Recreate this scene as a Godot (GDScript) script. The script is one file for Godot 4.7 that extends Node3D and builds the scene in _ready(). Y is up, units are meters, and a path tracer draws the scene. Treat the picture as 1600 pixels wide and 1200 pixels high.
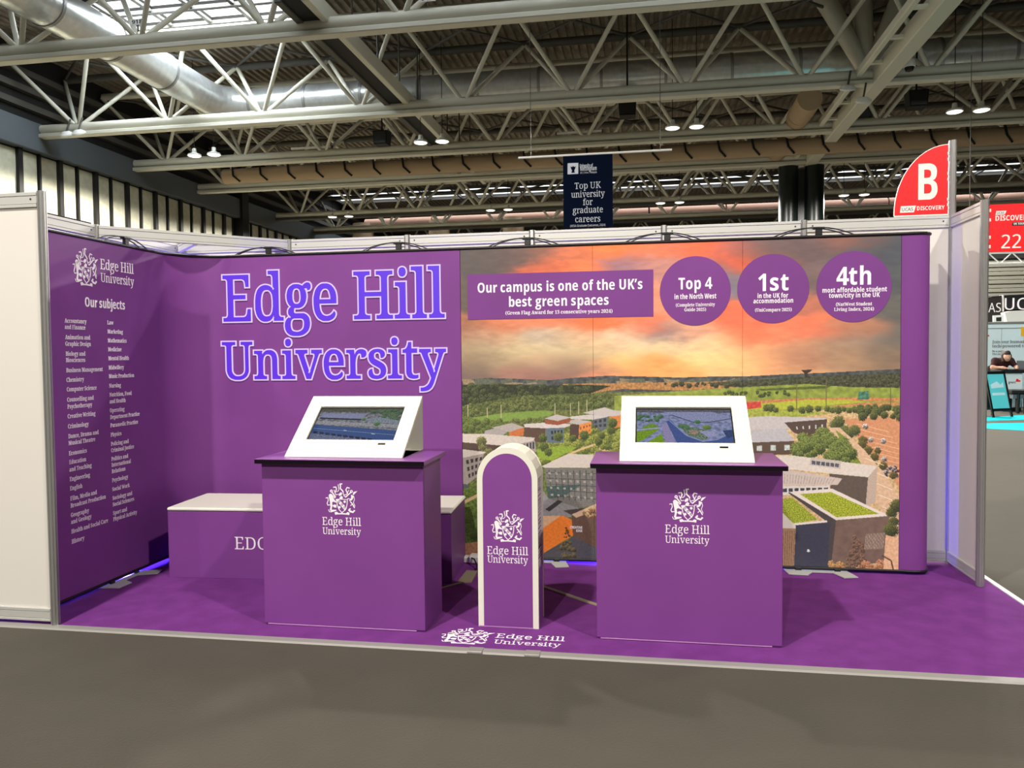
extends Node3D
# A university stand in an exhibition hall. x runs along the stand's back wall, z towards the visitor, y up; metres.

const PURPLE := Color(0.485, 0.245, 0.545)
const SERIF := "Droid Serif"
const SANS := "Droid Sans"
var M := {}
var fonts := {}
var used := {}
var crest_mesh: ArrayMesh
var ring_mesh: ArrayMesh

func _ready():
	# --- camera
	var cam := Camera3D.new()
	cam.name = "camera"
	add_child(cam)
	cam.transform = Transform3D(Basis(Vector3(0.985236, -0.010273, -0.170896), Vector3(0.003457, 0.999189, -0.040129), Vector3(0.171169, 0.038946, 0.984472)), Vector3(3.8834, 1.5532, 6.0588))
	cam.keep_aspect = Camera3D.KEEP_HEIGHT
	cam.fov = 52.021
	cam.near = 0.05
	cam.far = 300.0
	cam.current = true
	# --- sky, exposure
	var we := WorldEnvironment.new()
	we.name = "environment"
	var env := Environment.new()
	env.background_mode = Environment.BG_COLOR
	env.background_color = Color(0.75, 0.8, 0.85)
	env.tonemap_mode = Environment.TONE_MAPPER_LINEAR
	env.tonemap_exposure = 1.0
	env.sdfgi_enabled = true
	env.ssao_enabled = true
	env.ssil_enabled = true
	we.environment = env
	add_child(we)
	# --- large lights: the rooflights above the hall
	roof_light_area("rooflight_glow", Vector3(-11.3, 12.8, -18.15), 7.0, 3.1, 180.0)
	roof_light_area("rooflight_glow", Vector3(3.4, 12.8, -10.8), 36.0, 3.1, 50.0)
	roof_light_area("rooflight_glow", Vector3(5.0, 12.8, -47.8), 44.0, 3.0, 140.0)
	materials()
	hall_shell()
	roof_deck()
	trusses()
	hall_services()
	lamps()
	shell_scheme()
	carpet()
	backdrop()
	counters()
	bench()
	arch_stand()
	small_things()
	signs()
	far_stand()

# ------------------------------------------------------------------ helpers
func numbered(called: String) -> String:
	var n: int = used.get(called, -1) + 1
	used[called] = n
	return called if n == 0 else "%s_%03d" % [called, n]

func thing(called: String, label: String, category: String, group := "", at := Vector3.ZERO) -> Node3D:
	var o := Node3D.new()
	o.name = numbered(called)
	add_child(o)
	o.position = at
	tag(o, label, category, group)
	return o

func tag(o: Node, label: String, category: String, group := "") -> void:
	o.set_meta("label", label)
	o.set_meta("category", category)
	if group != "":
		o.set_meta("group", group)

func structure(called: String) -> Node3D:
	var o := Node3D.new()
	o.name = called
	add_child(o)
	o.set_meta("kind", "structure")
	return o

func put(called: String, mesh: Mesh, m: Material, parent: Node, t := Transform3D.IDENTITY) -> MeshInstance3D:
	var o := MeshInstance3D.new()
	o.name = numbered(called) if parent == self else called
	o.mesh = mesh
	o.material_override = m
	o.transform = t
	o.cast_shadow = GeometryInstance3D.SHADOW_CASTING_SETTING_ON
	parent.add_child(o, true)
	return o

func begin() -> SurfaceTool:
	var st := SurfaceTool.new()
	st.begin(Mesh.PRIMITIVE_TRIANGLES)
	return st

func done(called: String, st: SurfaceTool, m: Material, parent: Node, t := Transform3D.IDENTITY) -> MeshInstance3D:
	return put(called, st.commit(), m, parent, t)

func tri(st: SurfaceTool, a: Vector3, b: Vector3, c: Vector3, n: Vector3) -> void:
	for p in [a, b, c]:
		st.set_normal(n)
		st.set_uv(Vector2(p.x, -p.y))
		st.add_vertex(p)

func quad(st: SurfaceTool, tl: Vector3, tr: Vector3, br: Vector3, bl: Vector3) -> void:   # clockwise seen from outside
	var n := (tr - tl).cross(bl - tl)
	n = -n.normalized()
	tri(st, tl, tr, br, n)
	tri(st, tl, br, bl, n)

func box(st: SurfaceTool, lo: Vector3, hi: Vector3, bevel := 0.0) -> void:
	if bevel > 0.0:
		bevelled(st, lo, hi, bevel)
		return
	var c := (lo + hi) / 2.0
	var h := (hi - lo) / 2.0
	for k in 3:
		for s in [-1.0, 1.0]:
			var n := Vector3.ZERO
			n[k] = s
			var u := Vector3.ZERO
			u[(k + 1) % 3] = 1.0
			var v := n.cross(u)
			var f := c + n * h
			quad(st, f + (v - u) * h, f + (v + u) * h, f + (u - v) * h, f - (u + v) * h)

func bevelled(st: SurfaceTool, lo: Vector3, hi: Vector3, b: float) -> void:
	var c := (lo + hi) / 2.0
	var h := (hi - lo) / 2.0
	b = minf(b, minf(h.x, minf(h.y, h.z)) * 0.9)
	for k in 3:
		for s in [-1.0, 1.0]:
			var n := Vector3.ZERO
			n[k] = s
			var u := Vector3.ZERO
			u[(k + 1) % 3] = 1.0
			var v := n.cross(u)
			var f := c + n * h
			var hu := u * (h - Vector3.ONE * b)
			var hv := v * (h - Vector3.ONE * b)
			quad(st, f + hv - hu, f + hv + hu, f + hu - hv, f - hu - hv)
	for k in 3:   # twelve edges
		for s1 in [-1.0, 1.0]:
			for s2 in [-1.0, 1.0]:
				var a1 := Vector3.ZERO
				a1[(k + 1) % 3] = s1
				var a2 := Vector3.ZERO
				a2[(k + 2) % 3] = s2
				var ax := Vector3.ZERO
				ax[k] = 1.0
				var p1 := c + a1 * h + a2 * (h - Vector3.ONE * b)
				var p2 := c + a2 * h + a1 * (h - Vector3.ONE * b)
				var e := ax * (h - Vector3.ONE * b)
				if s1 * s2 > 0.0:
					quad(st, p1 - e, p1 + e, p2 + e, p2 - e)
				else:
					quad(st, p2 - e, p2 + e, p1 + e, p1 - e)
	for sx in [-1.0, 1.0]:
		for sy in [-1.0, 1.0]:
			for sz in [-1.0, 1.0]:
				var s := Vector3(sx, sy, sz)
				var i := h - Vector3.ONE * b
				var px := c + s * Vector3(h.x, i.y, i.z)
				var py := c + s * Vector3(i.x, h.y, i.z)
				var pz := c + s * Vector3(i.x, i.y, h.z)
				if sx * sy * sz > 0.0:
					tri(st, px, pz, py, s.normalized())
				else:
					tri(st, px, py, pz, s.normalized())

func tube(st: SurfaceTool, a: Vector3, b: Vector3, ra: float, rb := -1.0, n := 8, caps := true) -> void:
	if rb < 0.0:
		rb = ra
	var d := (b - a).normalized()
	var u := d.cross(Vector3.RIGHT if absf(d.x) < 0.8 else Vector3.UP).normalized()
	var v := d.cross(u)
	for i in n:
		var q := []
		for j in 2:
			var t := TAU * (i + j) / n
			q.append(u * cos(t) + v * sin(t))
		var tl: Vector3 = b + q[0] * rb
		var tr: Vector3 = b + q[1] * rb
		var br: Vector3 = a + q[1] * ra
		var bl: Vector3 = a + q[0] * ra
		for p in [[tl, q[0]], [tr, q[1]], [br, q[1]], [tl, q[0]], [br, q[1]], [bl, q[0]]]:
			st.set_normal(p[1])
			st.set_uv(Vector2.ZERO)
			st.add_vertex(p[0])
		if caps:
			tri(st, b, tr, tl, d)
			tri(st, a, bl, br, -d)

func rope(st: SurfaceTool, pts: Array, r: float, n := 6) -> void:
	for i in pts.size() - 1:
		tube(st, pts[i], pts[i + 1], r, r, n)

func prism(st: SurfaceTool, poly: PackedVector2Array, z0: float, z1: float, t := Transform3D.IDENTITY, back := true) -> void:
	var area := 0.0
	for i in poly.size():
		area += poly[i].cross(poly[(i + 1) % poly.size()])
	if area < 0.0:
		poly = poly.duplicate()
		poly.reverse()
	var ids := Geometry2D.triangulate_polygon(poly)
	var nz := t.basis.z.normalized()
	for k in range(0, ids.size(), 3):
		var a := poly[ids[k]]
		var b := poly[ids[k + 1]]
		var c := poly[ids[k + 2]]
		if (b - a).cross(c - a) > 0.0:
			var s := b
			b = c
			c = s
		tri(st, t * Vector3(a.x, a.y, z1), t * Vector3(b.x, b.y, z1), t * Vector3(c.x, c.y, z1), nz)
		if back:
			tri(st, t * Vector3(a.x, a.y, z0), t * Vector3(c.x, c.y, z0), t * Vector3(b.x, b.y, z0), -nz)
	for i in poly.size():
		var a := poly[i]
		var b := poly[(i + 1) % poly.size()]
		quad(st, t * Vector3(a.x, a.y, z1), t * Vector3(b.x, b.y, z1), t * Vector3(b.x, b.y, z0), t * Vector3(a.x, a.y, z0))

func lathe(st: SurfaceTool, profile: Array, n := 20, t := Transform3D.IDENTITY) -> void:   # profile of (radius, height) from top to bottom, outside on the right
	for k in profile.size() - 1:
		var p: Vector2 = profile[k]
		var q: Vector2 = profile[k + 1]
		var slope := Vector2(p.y - q.y, q.x - p.x).normalized()
		for i in n:
			var c := []
			for j in 2:
				var a := TAU * (i + j) / n
				c.append(Vector3(cos(a), 0, -sin(a)))
			var up := Vector3.UP
			var v := [c[0] * p.x + up * p.y, c[1] * p.x + up * p.y, c[1] * q.x + up * q.y, c[0] * q.x + up * q.y]
			for m in [0, 1, 2, 0, 2, 3]:
				var cc: Vector3 = c[0] if m == 0 or m == 3 else c[1]
				st.set_normal((t.basis * (cc * slope.x + up * slope.y)).normalized())
				st.set_uv(Vector2.ZERO)
				st.add_vertex(t * v[m])

func p2(a: Array) -> PackedVector2Array:
	var out := PackedVector2Array()
	for i in range(0, a.size(), 2):
		out.append(Vector2(a[i], a[i + 1]))
	return out

func font(family: String, bold := false) -> SystemFont:
	var key := family + str(bold)
	if not fonts.has(key):
		var f := SystemFont.new()
		f.font_names = PackedStringArray([family])
		f.font_weight = 700 if bold else 400
		fonts[key] = f
	return fonts[key]

# one line of print: from x0 to x1 (natural width when x1 <= x0) on the baseline, capitals cap high, in the plane t (x along the line, y up, z out of the surface)
func print_line(parent: Node, words: String, f: SystemFont, x0: float, x1: float, base: float, cap: float, t: Transform3D, m: Material, centred := false, thick := 0.0015, squeeze := 1.0) -> MeshInstance3D:
	var mesh := TextMesh.new()
	mesh.font = f
	mesh.font_size = 48
	mesh.pixel_size = 1.0 / 48.0
	mesh.depth = 0.1
	mesh.curve_step = 1.0
	mesh.horizontal_alignment = HORIZONTAL_ALIGNMENT_LEFT
	mesh.text = words
	var box_: AABB = mesh.get_aabb()
	var sy := cap / 0.715
	var sx := (x1 - x0) / box_.size.x if x1 > x0 else sy * squeeze
	if centred:
		x0 = x0 - box_.size.x * sx / 2.0
	var sz := thick / 0.1
	var o := put("lettering", mesh, m, parent, t * Transform3D(Basis.from_scale(Vector3(sx, sy, sz)), Vector3(x0 - box_.position.x * sx, base + 0.347 * sy, thick / 2.0)))
	return o

# ------------------------------------------------------------------ materials
func flat(called: String, c: Color, rough := 0.7, metal := 0.0, spec := 0.5) -> StandardMaterial3D:
	var m := StandardMaterial3D.new()
	m.resource_name = called
	m.albedo_color = c
	m.roughness = rough
	m.metallic = metal
	m.metallic_specular = spec
	M[called] = m
	return m

func glow(called: String, c: Color, energy: float) -> StandardMaterial3D:
	var m := flat(called, c * 0.3 + Color(0.05, 0.05, 0.05), 0.5)
	m.emission_enabled = true
	m.emission = c
	m.emission_energy_multiplier = energy
	return m

func noise_tex(freq: float, seed_: int, lo: Color, hi: Color, size := 512, octaves := 4) -> NoiseTexture2D:
	var n := FastNoiseLite.new()
	n.noise_type = FastNoiseLite.TYPE_SIMPLEX_SMOOTH
	n.seed = seed_
	n.frequency = freq
	n.fractal_octaves = octaves
	var t := NoiseTexture2D.new()
	t.width = size
	t.height = size
	t.seamless = true
	t.noise = n
	var g := Gradient.new()
	g.set_color(0, lo)
	g.set_color(1, hi)
	t.color_ramp = g
	return t

func textured(m: StandardMaterial3D, tex: Texture2D, per_metre: float, height: Texture2D = null, relief := 0.0) -> StandardMaterial3D:
	m.albedo_texture = tex
	m.uv1_triplanar = true
	m.uv1_world_triplanar = true
	m.uv1_scale = Vector3.ONE * per_metre
	if height:
		m.heightmap_enabled = true
		m.heightmap_texture = height
		m.heightmap_scale = relief
	return m

func materials() -> void:
	var pile := noise_tex(0.25, 3, Color(0.2, 0.2, 0.2), Color(0.9, 0.9, 0.9), 512, 2)
	var weave := noise_tex(0.4, 5, Color(0.3, 0.3, 0.3), Color(0.8, 0.8, 0.8), 512, 2)
	textured(flat("carpet_purple", Color(0.475, 0.235, 0.535), 0.95, 0.0, 0.2), noise_tex(0.012, 11, Color(0.88, 0.87, 0.88), Color(1, 1, 1), 512, 5), 0.7, pile, 0.25)
	textured(flat("carpet_grey", Color(0.30, 0.285, 0.25), 0.95, 0.0, 0.2), noise_tex(0.01, 12, Color(0.96, 0.96, 0.96), Color(1, 1, 1), 512, 5), 0.5, pile, 0.25)
	M.carpet_grey.rim_enabled = true
	M.carpet_grey.rim = 0.5
	M.carpet_grey.rim_tint = 0.5
	textured(flat("carpet_cyan", Color(0.1, 0.82, 0.86), 0.95, 0.0, 0.2), noise_tex(0.02, 13, Color(0.92, 0.92, 0.92), Color(1, 1, 1)), 0.6, pile, 0.2)
	textured(flat("fabric", PURPLE, 0.62, 0.0, 0.4), noise_tex(0.006, 14, Color(0.93, 0.93, 0.93), Color(1, 1, 1)), 0.4, weave, 0.02)
	textured(flat("counter_vinyl", PURPLE * 1.03, 0.5, 0.0, 0.45), noise_tex(0.004, 15, Color(0.95, 0.95, 0.95), Color(1, 1, 1)), 0.6, noise_tex(0.006, 16, Color(0, 0, 0), Color(1, 1, 1), 256, 2), 0.25)
	textured(flat("counter_side", PURPLE * 0.97, 0.42, 0.0, 0.5), noise_tex(0.004, 18, Color(0.95, 0.95, 0.95), Color(1, 1, 1)), 0.6)
	flat("counter_top", PURPLE, 0.35, 0.0, 0.5)
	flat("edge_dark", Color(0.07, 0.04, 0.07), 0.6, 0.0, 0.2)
	flat("board_edge", Color(0.74, 0.52, 0.76), 0.6)
	flat("trim_grey", Color(0.6, 0.59, 0.57), 0.5, 0.2)
	flat("board_white", Color(0.885, 0.88, 0.82), 0.45)
	flat("panel_white", Color(0.84, 0.825, 0.795), 0.4)
	flat("print_white", Color(0.95, 0.93, 0.95), 0.7, 0.0, 0.2)
	flat("aluminium", Color(0.7, 0.7, 0.69), 0.38, 0.75)
	flat("aluminium_matt", Color(0.76, 0.76, 0.74), 0.5, 0.3)
	flat("groove", Color(0.2, 0.2, 0.2), 0.7)
	flat("black_metal", Color(0.03, 0.03, 0.035), 0.45)
	flat("black_matt", Color(0.035, 0.035, 0.04), 0.8)
	flat("foot_plate", Color(0.76, 0.77, 0.75), 0.4, 0.2)
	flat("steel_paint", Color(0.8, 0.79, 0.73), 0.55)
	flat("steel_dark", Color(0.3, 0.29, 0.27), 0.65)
	flat("beam_grey", Color(0.33, 0.36, 0.38), 0.6)
	textured(flat("deck", Color(0.56, 0.52, 0.46), 0.8), noise_tex(0.03, 21, Color(0.8, 0.8, 0.8), Color(1, 1, 1)), 0.2)
	flat("slab_dark", Color(0.12, 0.115, 0.11), 0.9)
	var duct := textured(flat("duct_metal", Color(0.9, 0.91, 0.91), 0.3, 0.7), noise_tex(0.02, 22, Color(0.88, 0.88, 0.88), Color(1, 1, 1)), 0.4)
	duct.metallic_specular = 0.5
	flat("duct_band", Color(0.62, 0.62, 0.62), 0.45, 0.8)
	flat("duct_beige", Color(0.66, 0.57, 0.46), 0.8)
	flat("duct_pink", Color(0.66, 0.5, 0.42), 0.6, 0.2)
	textured(flat("wall_panel", Color(0.78, 0.78, 0.7), 0.6), noise_tex(0.02, 23, Color(0.9, 0.89, 0.85), Color(1, 1, 1)), 0.3)
	flat("mullion", Color(0.07, 0.07, 0.065), 0.6)
	flat("far_wall", Color(0.2, 0.19, 0.175), 0.9)
	flat("column_green", Color(0.07, 0.11, 0.105), 0.35)
	flat("sign_red", Color(0.93, 0.07, 0.1), 0.5)
	flat("print_dark", Color(0.1, 0.1, 0.11), 0.7)
	flat("banner_navy", Color(0.035, 0.06, 0.13), 0.9, 0.0, 0.1)
	flat("print_pale", Color(0.72, 0.74, 0.77), 0.8)
	flat("stand_blue_white", Color(0.82, 0.9, 0.92), 0.6)
	flat("yellow", Color(0.93, 0.7, 0.12), 0.6)
	flat("fascia_black", Color(0.06, 0.07, 0.08), 0.4)
	flat("fascia_brown", Color(0.1, 0.065, 0.06), 0.5)
	flat("cyan_print", Color(0.4, 0.82, 0.85), 0.5)
	flat("shutter", Color(0.42, 0.42, 0.38), 0.6)
	flat("skin", Color(0.78, 0.58, 0.48), 0.6)
	flat("hair", Color(0.16, 0.1, 0.07), 0.6)
	flat("shirt", Color(0.22, 0.09, 0.11), 0.9)
	flat("trousers", Color(0.06, 0.06, 0.08), 0.9)
	flat("cable_tape", Color(0.58, 0.54, 0.45), 0.5)
	flat("plastic_white", Color(0.88, 0.88, 0.86), 0.4)
	flat("paper", Color(0.9, 0.89, 0.88), 0.7)
	flat("grass_roof", Color(0.2, 0.3, 0.1), 0.9)
	glow("lamp_glow", Color(1.0, 0.97, 0.92), 3.0)
	glow("rooflight", Color(0.95, 0.98, 1.0), 2.2)
	glow("letter_face", Color(0.40, 0.17, 0.94), 0.92).albedo_color = Color(0.02, 0.01, 0.04)
	glow("letter_rim", Color(0.95, 0.84, 1.0), 0.9).albedo_color = Color(0.1, 0.1, 0.1)
	glow("led_blue", Color(0.3, 0.22, 1.0), 2.0)
	glow("tube_light", Color(0.9, 0.9, 0.85), 0.5)

# ------------------------------------------------------------------ lights
func roof_light_area(called: String, at: Vector3, w: float, d: float, energy: float) -> void:
	var l := AreaLight3D.new()
	l.name = numbered(called)
	l.area_size = Vector2(w, d)
	l.area_normalize_energy = true
	l.light_energy = energy
	l.light_color = Color(0.93, 0.97, 1.0)
	l.area_range = 90.0
	l.shadow_enabled = true
	add_child(l)
	l.transform = Transform3D(Basis(Vector3.RIGHT, -PI / 2), at)

# ------------------------------------------------------------------ the hall
func hall_shell() -> void:
	var fl := structure("floor")
	var st := begin()
	box(st, Vector3(-19.0, -0.3, -76.0), Vector3(46.0, 0.0, 32.0))
	done("floor_carpet", st, M.carpet_grey, fl)
	var ce := structure("ceiling")
	st = begin()
	box(st, Vector3(-19.0, 13.25, -76.0), Vector3(46.0, 13.5, 32.0))
	done("roof_slab", st, M.slab_dark, ce)
	for w in [["wall_back", Vector3(-19, 0, -76), Vector3(46, 13.25, -75.6)], ["wall_right", Vector3(45.6, 0, -75.6), Vector3(46, 13.25, 31.6)], ["wall_front", Vector3(-19, 0, 31.6), Vector3(46, 13.25, 32)]]:
		st = begin()
		box(st, w[1], w[2])
		var o := done(w[0], st, M.far_wall, self)
		o.set_meta("kind", "structure")
	var wl := structure("wall_left")
	st = begin()
	box(st, Vector3(-19.0, 0, -75.6), Vector3(-18.75, 13.25, 31.6))
	done("wall_core", st, M.slab_dark, wl)
	# cladding panels between dark mullions, every second mullion a wide one
	var panel := begin()
	box(panel, Vector3(-0.06, 0.3, -0.42), Vector3(0.0, 9.15, 0.42), 0.02)
	var pm := panel.commit()
	var thin := begin()
	box(thin, Vector3(-0.06, 0.0, -0.045), Vector3(0.06, 9.2, 0.045))
	var tm := thin.commit()
	var wide := begin()
	box(wide, Vector3(-0.06, 0.0, -0.1), Vector3(0.12, 9.2, 0.1))
	var wm := wide.commit()
	for k in range(-14, 34):
		var z := -19.85 - 1.0 * k
		if k >= 15 and k <= 15:
			continue
		put("wall_panel", pm, M.wall_panel, wl, Transform3D(Basis.IDENTITY, Vector3(-18.68, 0, z)))
		var odd := posmod(k, 2) == 1
		put("mullion", tm if odd else wm, M.mullion, wl, Transform3D(Basis.IDENTITY, Vector3(-18.66, 0, z + 0.5)))
	st = begin()
	box(st, Vector3(-18.75, 9.2, -75.0), Vector3(-18.35, 10.25, 31.0), 0.03)
	done("header_beam", st, M.beam_grey, wl)
	for y in [10.7, 11.3, 11.9]:
		st = begin()
		box(st, Vector3(-18.75, y, -75.0), Vector3(-18.5, y + 0.22, 31.0))
		done("sheeting_rail", st, M.steel_dark, wl)
	st = begin()
	box(st, Vector3(-18.75, 0, -35.3), Vector3(-18.2, 12.4, -34.6))
	done("wall_column", st, M.mullion, wl)

func roof_deck() -> void:
	var ce: Node = get_node("ceiling")
	# a profiled sheet 3.66 m wide, ribs along z, one metre long; placed stretched to its bay
	var st := begin()
	var n := 12
	var w := 3.66 / n
	for i in n:
		var x := i * w
		var prof := [Vector2(x, 0), Vector2(x + w * 0.4, 0), Vector2(x + w * 0.5, 0.11), Vector2(x + w * 0.9, 0.11), Vector2(x + w, 0)]
		for k in 4:
			var a: Vector2 = prof[k]
			var b: Vector2 = prof[k + 1]
			quad(st, Vector3(a.x, a.y, 1), Vector3(b.x, b.y, 1), Vector3(b.x, b.y, 0), Vector3(a.x, a.y, 0))
	st.index()
	var sheet := st.commit()
	for z in [[-9.1, 31.5], [-16.45, -12.5], [-19.85, -16.45], [-28.0, -19.85], [-36.2, -28.0], [-46.2, -36.2], [-75.5, -49.5]]:
		for k in 17:
			var x: float = -18.6 + 3.66 * k
			if z[1] == -16.45 and z[0] == -19.85 and k >= 1 and k <= 2:
				continue
			put("deck_sheet", sheet, M.deck, ce, Transform3D(Basis.from_scale(Vector3(1, 1, z[1] - z[0])), Vector3(x, 12.86, z[0])))
	# the rooflights: bright panes between bars
	for strip in [[-14.9, -7.65, -19.85, -16.45, 5, 3], [-14.94, 21.66, -12.5, -9.1, 12, 2], [-18.4, 36.0, -49.5, -46.2, 24, 2]]:
		var dx: float = (strip[1] - strip[0]) / strip[4]
		var dz: float = (strip[3] - strip[2]) / strip[5]
		st = begin()
		box(st, Vector3(0.06, 0, 0.06), Vector3(dx - 0.06, 0.03, dz - 0.06))
		var pane := st.commit()
		st = begin()
		box(st, Vector3(-0.07, -0.18, strip[2]), Vector3(0.07, 0.06, strip[3]))
		var bar := st.commit()
		for i in strip[4]:
			for j in strip[5]:
				put("rooflight_pane", pane, M.rooflight, ce, Transform3D(Basis.IDENTITY, Vector3(strip[0] + i * dx, 12.9, strip[2] + j * dz)))
			put("glazing_bar", bar, M.steel_dark, ce, Transform3D(Basis.IDENTITY, Vector3(strip[0] + i * dx, 12.9, 0)))
		for j in strip[5] + 1:
			st = begin()
			box(st, Vector3(strip[0], 12.68, strip[2] + j * dz - 0.08), Vector3(strip[1], 12.96, strip[2] + j * dz + 0.08))
			done("glazing_bar", st, M.steel_dark, ce)

func trusses() -> void:
	# prismatic trusses of tube: one bottom chord, two top chords, four braces at every bottom node
	var rows := [
		[-13.4, -16.0, 16.0, "nearest roof truss, its grey chord crossing the top of the picture"],
		[-20.2, -18.6, 18.5, "pale tubular roof truss with the silver duct behind it"],
		[-25.6, -18.6, 20.0, "third roof truss back, just behind the silver duct"],
		[-30.6, -18.6, 23.0, "fourth roof truss back, in front of the dark green columns"],
		[-39.0, -18.6, 27.0, "fifth roof truss back, seen dark against the distant rooflights"],
		[-44.5, -18.6, 30.0, "sixth roof truss back, running before the pink distant duct"],
		[-60.0, -18.6, 38.0, "farthest roof truss, white struts low over the stand wall"]]
	for r in rows:
		var z: float = r[0]
		var mat: Material = M.steel_paint
		var t := thing("roof_truss", r[3], "roof truss")
		var st := begin()
		tube(st, Vector3(r[1], 10.05, z), Vector3(r[2], 10.05, z), 0.17, 0.17, 12)
		done("bottom_chord", st, mat, t)
		st = begin()
		box(st, Vector3(r[1] + 0.2, 9.72, z - 0.14), Vector3(r[2] - 0.2, 9.86, z + 0.2), 0.02)
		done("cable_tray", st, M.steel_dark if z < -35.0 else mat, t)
		for s in [-1.65, 1.65]:
			st = begin()
			tube(st, Vector3(r[1], 12.44, z + s), Vector3(r[2], 12.44, z + s), 0.14, 0.14, 10)
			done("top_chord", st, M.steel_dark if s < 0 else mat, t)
		for k in range(-8, 12):
			var x := 5.1 + 3.66 * k
			if x < r[1] + 0.5 or x > r[2] - 0.5:
				continue
			for s in [-1.65, 1.65]:
				for e in [-1.83, 1.83]:
					st = begin()
					tube(st, Vector3(x + e * 0.06, 10.15, z + s * 0.04), Vector3(x + e, 12.44, z + s), 0.075, 0.075, 8, false)
					done("brace", st, mat, t)
			for e in [-1.83, 1.83]:
				st = begin()
				tube(st, Vector3(x - e, 12.46, z - 1.65), Vector3(x + e, 12.46, z + 1.65), 0.055, 0.055, 6, false)
				done("top_brace", st, M.steel_dark, t)

func hall_services() -> void:
	# the large silver duct: a long run across the hall with an elbow and a run towards the viewer
	var t := thing("air_duct", "large silver round air duct with an elbow, hung under the roof", "duct")
	var y := 11.15
	var zc := -22.3
	var r := 0.6
	var seg := 2.2
	var x := -10.9
	while x < 19.0:
		var st := begin()
		tube(st, Vector3(x + 0.02, y, zc), Vector3(x + seg - 0.02, y, zc), r, r, 28, false)
		done("duct_section", st, M.duct_metal, t)
		st = begin()
		tube(st, Vector3(x - 0.05, y, zc), Vector3(x + 0.05, y, zc), r + 0.025, r + 0.025, 28)
		done("duct_band", st, M.duct_band, t)
		x += seg
	var elbow := begin()
	var last := Vector3(-10.9, y, zc)
	for k in range(1, 7):
		var a := PI / 2 * k / 6.0
		var p := Vector3(-10.9 - 1.3 * sin(a), y, zc + 1.3 * (1.0 - cos(a)))
		tube(elbow, last, p, r, r, 28, false)
		last = p
	done("duct_elbow", elbow, M.duct_metal, t)
	var z := last.z
	while z < -6.0:
		var st := begin()
		tube(st, Vector3(last.x, y, z), Vector3(last.x, y, z + 2.6), r, r, 28, false)
		done("duct_section", st, M.duct_metal, t)
		st = begin()
		tube(st, Vector3(last.x, y, z + 2.55), Vector3(last.x, y, z + 2.65), r + 0.025, r + 0.025, 28)
		done("duct_band", st, M.duct_band, t)
		z += 2.6
	# walkway beams along z
	t = thing("walkway_beam", "dark steel walkway beam with hanger rods, left of the hanging navy banner", "beam")
	for s in [-0.34, 0.34]:
		var st := begin()
		box(st, Vector3(-4.55 + s - 0.1, 10.05, -33.0), Vector3(-4.55 + s + 0.1, 10.5, -12.0), 0.02)
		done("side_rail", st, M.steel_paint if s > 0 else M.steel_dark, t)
	var deckb := begin()
	box(deckb, Vector3(-4.8, 10.1, -33.0), Vector3(-4.3, 10.2, -12.0))
	done("walkway_deck", deckb, M.black_matt, t)
	for k in 9:
		var st := begin()
		tube(st, Vector3(-4.2, 10.4, -13.0 - 2.1 * k), Vector3(-4.2, 12.86, -13.0 - 2.1 * k), 0.03)
		done("hanger_rod", st, M.steel_dark, t)
	t = thing("roof_girder", "pale twin box girder running back from the upper right corner", "girder")
	for g in [[10.3, 0.09, 9.95, 10.2], [10.95, 0.24, 9.7, 10.25]]:
		var st := begin()
		box(st, Vector3(g[0] - g[1], g[2], -31.0), Vector3(g[0] + g[1], g[3], -8.0), 0.03)
		done("girder_box", st, M.steel_paint, t)
	for k in 12:
		var st := begin()
		box(st, Vector3(10.35, 9.98, -30.5 + 1.9 * k), Vector3(10.75, 10.06, -30.35 + 1.9 * k))
		done("cross_tie", st, M.steel_paint, t)
	for s in [[10.2, -21.0, 9.3], [10.9, -21.2, 10.6], [11.9, -21.0, 12.0]]:
		var st := begin()
		tube(st, Vector3(10.7, 10.2, -20.6), Vector3(s[2], 13.2, s[1]), 0.22, 0.34, 10)
		done("mast_leg", st, M.steel_paint, t)
	# brown duct beside the girder
	t = thing("air_duct", "brown round duct sloping beside the pale girder above the green columns", "duct")
	for k in [[-23.05, -24.85], [-24.9, -26.7], [-27.65, -29.0], [-29.05, -30.4]]:
		var st := begin()
		tube(st, Vector3(9.45, 10.3, k[0]), Vector3(9.45, 10.3, k[1]), 0.42, 0.42, 18)
		done("duct_section", st, M.duct_beige, t)
	# twin dark green columns
	t = thing("twin_column", "pair of glossy dark green round columns joined by a plate", "column")
	for cx in [10.05, 11.15]:
		var st := begin()
		tube(st, Vector3(cx, 0, -31.0), Vector3(cx, 9.75, -31.0), 0.42, 0.42, 24)
		done("column_shaft", st, M.column_green, t)
		st = begin()
		tube(st, Vector3(cx, 9.75, -31.0), Vector3(cx, 10.1, -31.0), 0.46, 0.46, 24)
		done("column_head", st, M.steel_paint, t)
	var pl := begin()
	box(pl, Vector3(10.3, 0, -31.15), Vector3(10.9, 9.6, -30.95))
	done("joining_plate", pl, M.column_green, t)
	# beige fabric duct with black straps
	t = thing("fabric_duct", "long beige fabric duct held by black straps, behind the third truss", "duct")
	var fd := begin()
	tube(fd, Vector3(-15.0, 9.68, -27.2), Vector3(20.0, 9.68, -27.2), 0.33, 0.33, 18)
	done("duct_tube", fd, M.duct_beige, t)
	for k in 26:
		var st := begin()
		var sx := -14.4 + 1.32 * k
		rope(st, [Vector3(sx - 0.1, 10.3, -26.95), Vector3(sx - 0.05, 9.92, -26.88), Vector3(sx, 9.62, -26.83), Vector3(sx + 0.25, 9.38, -27.0)], 0.045)
		done("strap", st, M.black_matt, t)
	# distant pink duct with drops
	t = thing("air_duct", "distant pinkish duct with downward elbows, low behind the back wall", "duct")
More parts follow.
